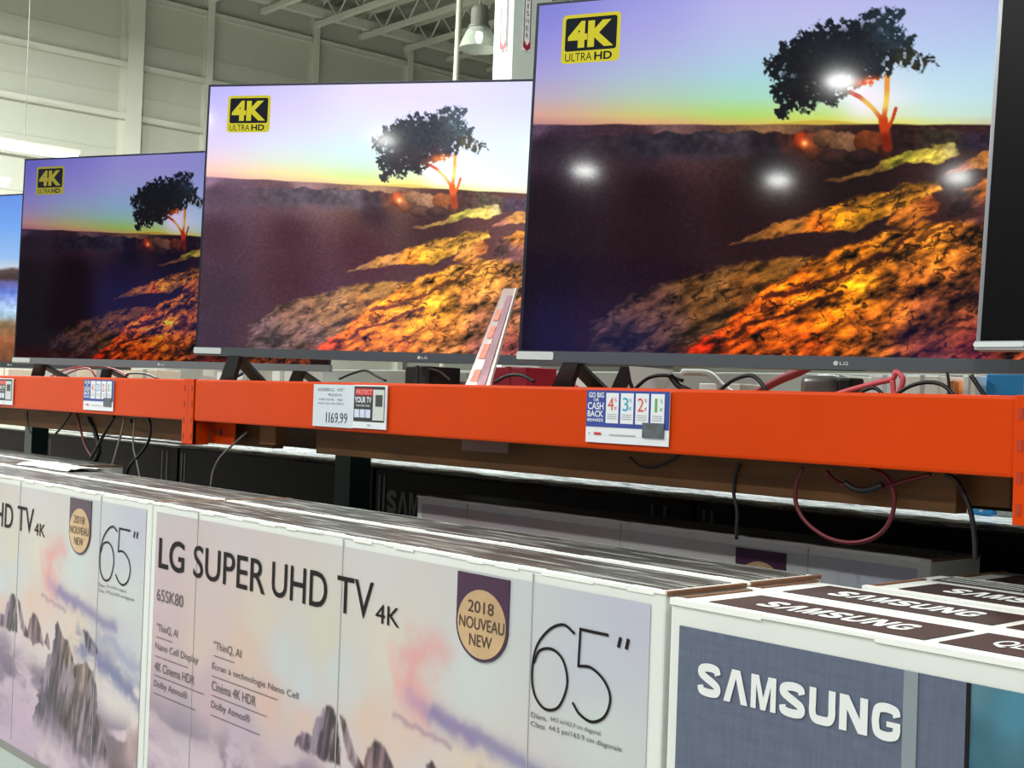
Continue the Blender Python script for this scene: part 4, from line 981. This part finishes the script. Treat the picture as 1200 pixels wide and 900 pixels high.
small_box(155, 185, 433, 2.85, 'small cream box right of the red cable tangle', mat('cream_card', (232, 222, 204), .5))
small_box(0, 10, 432, 2.8, 'cream box at the left edge of the deck', mat('cream_card', (232, 222, 204), .5), .2)
small_box(525, 548, 436, 2.5, 'pale box left of the leaning plastic sign strip', white_p)
small_box(475, 503, 429, 2.35, 'black power brick under the brightest television', black_c, nm='power_brick', cat='power brick', tape=cardblk)

def path(pts, Y): return [at(x, y, Y=(Y if not isinstance(Y, (list, tuple)) else Y[i])) for i, (x, y) in enumerate(pts)]
def cord(pts, Y, r, m, lab, cat='cable', nm='power_cable'):
    return tag(tube(nm, path(pts, Y), r, m), lab, cat)
# above the beam
cord([(740, 462), (748, 452), (762, 442), (782, 440), (800, 446)], 2.2, .0045, black_c, 'black cable arching beside the white papers on the deck')
cord([(786, 441), (795, 452), (803, 456), (815, 462)], 2.15, .007, black_c, 'short thick black cable bundle beside the small white box')
cord([(838, 462), (850, 452), (862, 444), (880, 440), (893, 450), (899, 466)], 2.12, .0045, black_c, 'black cable looping over the small white box')
cord([(800, 436), (830, 438), (846, 452), (862, 464)], 2.3, .008, white_p, 'thick white cable slanting across the small white box')
cord([(660, 428), (664, 438), (672, 450), (684, 462)], 2.16, .006, red_c, 'red cable curving down beside the television leg')
cord([(868, 470), (890, 458), (912, 446), (936, 436), (948, 430)], 2.35, .010, mat('pink_red_rubber', (198, 76, 84), .5), 'thick pink red cable slanting up left of the silver adapter')
cord([(965, 467), (1000, 456), (1030, 448), (1046, 444), (1050, 436), (1058, 444), (1054, 458), (1048, 462), (1046, 446)], 2.2, .0055, mat('pink_red_rubber', (198, 76, 84), .5), 'pink red cable with a knot under the largest television')
cord([(1050, 462), (1068, 452), (1088, 448), (1106, 452), (1120, 466)], 2.14, .0038, black_c, 'thin black cable arching right of the pink knot')
cord([(1000, 466), (1014, 457), (1026, 455), (1036, 464)], 2.14, .0038, black_c, 'short thin black cable behind the pink cable')
cord([(1138, 440), (1146, 452), (1158, 470)], 2.18, .0045, black_c, 'black cable crossing the bright blue box')
cord([(1110, 436), (1112, 450), (1112, 468)], 2.3, .003, black_c, 'very thin black cable beside the tiny orange box')
# silver adapter
a = at(935, 462, Y=2.4); 
t = empty('silver_adapter', (a.x, 2.4, DK), label='rounded silver adapter on the deck right of the pink cable', cat='adapter')
bm = bmesh.new(); add_box(bm, 0, .10, 0, .06, 0, .068, .02); finish(bm, 'adapter_body', mat('silver_body', (132, 136, 134), .3, .3), t, True); box('adapter_cap', .1, .135, .005, .055, .004, .06, black_c, t, .006)
# white papers
def sheet(pts, Y, lab, m=white_p, nm='paper_sheet', cat='paper'):
    P = path(pts, Y); bm = bmesh.new(); A = [bm.verts.new(p) for p in P]; Bv = [bm.verts.new(p+Vector((0, .0015, 0))) for p in P]
    bm.faces.new(A); bm.faces.new(Bv[::-1]); n = len(P)
    for i in range(n): bm.faces.new((A[i], Bv[i], Bv[(i+1) % n], A[(i+1) % n]))
    return tag(finish(bm, nm, m), lab, cat)
sheet([(664, 436), (692, 442), (706, 462), (680, 462)], 2.28, 'white paper sheet standing right of the red cable')
sheet([(737, 429), (765, 431), (789, 434), (776, 462), (746, 462), (740, 446)], 2.26, 'folded white paper under the largest television, left of black cables')
sheet([(236, 440), (262, 443), (275, 444), (238, 446)], 2.5, 'low white paper under the left end of brightest television')
sheet([(255, 436), (285, 437), (284, 446), (254, 445)], 2.4, 'white leaflet with a red stripe on the deck, near the left beam joint')
tag(tube('leaflet_stripe', path([(258, 445), (268, 437)], 2.39), .004, red_c, smooth=False), 'thin red strip lying over the white leaflet near the beam joint', 'strip')
cord([(268, 446), (284, 438)], 2.38, .006, mat('navy_rubber', (30, 40, 80), .5), 'navy strap crossing the white leaflet', 'strap', 'strap')
cord([(398, 444), (412, 438), (428, 434), (440, 440), (452, 446)], 2.3, .004, black_c, 'thin black cable left of the black power brick')
cord([(503, 432), (516, 436), (528, 446)], 2.3, .004, black_c, 'thin black cable right of the black power brick')
cord([(580, 448), (596, 440), (612, 440), (626, 447)], 2.3, .005, black_c, 'black cable curled in front of the crimson box')
cord([(60, 441), (75, 434), (92, 430), (115, 429), (135, 433), (150, 440)], 2.3, .004, red_c, 'red cable tangle under the dim television')
cord([(70, 443), (88, 434), (104, 432), (112, 441)], 2.2, .004, red_c, 'small red cable loop on the left beam')
cord([(148, 444), (150, 438), (170, 438), (185, 444)], 2.3, .004, black_c, 'short black cable right of the red cable tangle')
# below the beam
cord([(866, 543), (861, 560), (860, 580), (864, 600), (863, 632)], 2.02, .0035, black_c, 'thin black cable hanging in front of the long timber')
cord([(941, 548), (933, 568), (933, 590), (945, 612), (970, 630), (1000, 636), (1028, 628), (1044, 608), (1048, 580), (1038, 558), (1020, 550)], 2.0, .0042, ored, 'large dark red cable loop hanging below the beam')
cord([(968, 552), (980, 564), (1000, 572), (1030, 572), (1060, 564), (1090, 556)], 2.0, .0042, ored, 'dark red cable sagging in front of the timber')
cord([(1108, 556), (1120, 562), (1130, 580), (1138, 602), (1142, 630), (1143, 656)], 2.0, .0044, black_c, 'thick black cable hanging left of the right beam joint')
cord([(738, 536), (750, 546), (765, 548), (782, 542), (796, 534)], 2.01, .0028, black_c, 'thin black cable sagging under the cash back card')
cord([(990, 566), (1004, 574), (1020, 574), (1034, 568)], 1.99, .006, black_c, 'short black cable clump tied to dark red cable')
cord([(84, 482), (74, 498), (64, 510)], 2.0, .0045, black_c, 'short black cable slanting left below the left beam')
cord([(90, 484), (94, 502), (100, 522), (108, 536)], 2.0, .0045, ored, 'dark red cable hanging straight in the left tangle')
cord([(134, 488), (124, 505), (114, 524), (106, 538)], 1.99, .006, black_c, 'thick black cable slanting in the left tangle')
cord([(104, 490), (112, 508), (116, 528), (112, 540)], 2.02, .009, black_c, 'thickest black plug cable in the left tangle')
cord([(146, 490), (142, 508), (136, 530), (128, 556)], 1.99, .0042, grey_c, 'grey cable hanging furthest left of the two grey ones')
cord([(158, 490), (156, 520), (160, 540), (164, 560)], 1.98, .003, grey_c, 'thin grey cable hanging left of the black cable loop')
cord([(154, 496), (154, 490), (164, 488), (175, 492), (175, 514), (166, 530), (152, 546), (148, 558)], 1.98, .005, black_c, 'black cable loop hanging left of the beam joint')
cord([(290, 506), (272, 522), (258, 536), (250, 552), (247, 570)], 2.0, .0035, grey_c, 'thin grey cable hanging right of the left beam joint')
cord([(32, 482), (33, 498), (36, 508)], 2.0, .003, black_c, 'very thin cable in front of the far left timber')
# small items under the beam at the right end
small_ = at(1130, 598, Y=3.2)
for px0, px1, lab, m in ((1118, 1136, 'little white box on the rear cartons below the right beam end', white_p), (1138, 1162, 'little blue box on the rear cartons below the right beam end', mat('bright_blue_card', (30, 140, 206), .5)), (1168, 1185, 'little grey box on rear cartons beside the orange upright', greyrail)):
    a, b = at(px0, 592, Y=3.3), at(px1, 592, Y=3.3)
    t = empty('small_carton', (a.x, 3.3, E0-.262), label=lab, cat='carton'); w = b.x-a.x
    bm = bmesh.new(); add_box(bm, 0, w, 0, .08, 0, .055, .003); finish(bm, 'carton_body', m, t); box('closing_tape', w*.42, w*.58, -.001, .05, .01, .0562, faint, t)

# leaning clear plastic strip with pink and orange print
t = empty('plastic_sign_strip', (0, 0, 0), label='leaning clear plastic strip with orange and pink print before the brightest television', cat='sign strip')
P = [at(545, 452, Y=1.975), at(574, 452, Y=1.975), at(606, 338, Y=2.10), at(590, 338, Y=2.10)]
t.location = P[0]; O = P[0]
def quadpart(nm, q, m, off, th=.004):
    bm = bmesh.new(); n = (q[1]-q[0]).cross(q[3]-q[0]).normalized()
    if n.y > 0: n = -n
    A = [bm.verts.new(p-O+n*off) for p in q]; Bv = [bm.verts.new(p-O+n*(off-th)) for p in q]
    bm.faces.new(A); bm.faces.new(Bv[::-1])
    for i in range(4): bm.faces.new((A[i], Bv[i], Bv[(i+1) % 4], A[(i+1) % 4]))
    return finish(bm, nm, m, t)
def bil(a, b): return (P[0]*(1-a)+P[1]*a)*(1-b) + (P[3]*(1-a)+P[2]*a)*b
quadpart('clear_sleeve', [bil(0, 0), bil(1, 0), bil(1, 1), bil(0, 1)], mat('clear_sleeve', (206, 184, 178), .25, alpha=.62), 0)
quadpart('sleeve_spine', [bil(.48, .0), bil(.82, 0), bil(.86, .92), bil(.5, .92)], mat('mauve_print', (158, 108, 122), .5, noise=.25, nscale=30), .002, .001)
for b0_, b1_ in ((.04, .16), (.27, .42), (.48, .6), (.66, .78)):
    quadpart('orange_print', [bil(.14, b0_), bil(.44, b0_), bil(.46, b1_), bil(.16, b1_)], mat('coral_print', (226, 120, 90), .5, noise=.3, nscale=60), .0015, .001)
quadpart('clear_edge', [bil(.93, 0), bil(1, 0), bil(1, 1), bil(.93, 1)], mat('bright_clear_edge', (236, 226, 222), .3), .003, .002)

# ------------------------------------------------------------------ world
w = bpy.data.worlds.new('world'); SC.world = w; w.use_nodes = True
bg = w.node_tree.nodes['Background']; bg.inputs[0].default_value = (*s2l((225, 230, 222)), 1); bg.inputs[1].default_value = .24
SC.view_settings.view_transform = 'Standard'; SC.view_settings.look = 'None'; SC.view_settings.exposure = 0; SC.view_settings.gamma = 1
SC.view_settings.use_curve_mapping = False
SC.cycles.use_denoising = True
SC.cycles.max_bounces = 6
SC.cycles.transparent_max_bounces = 12
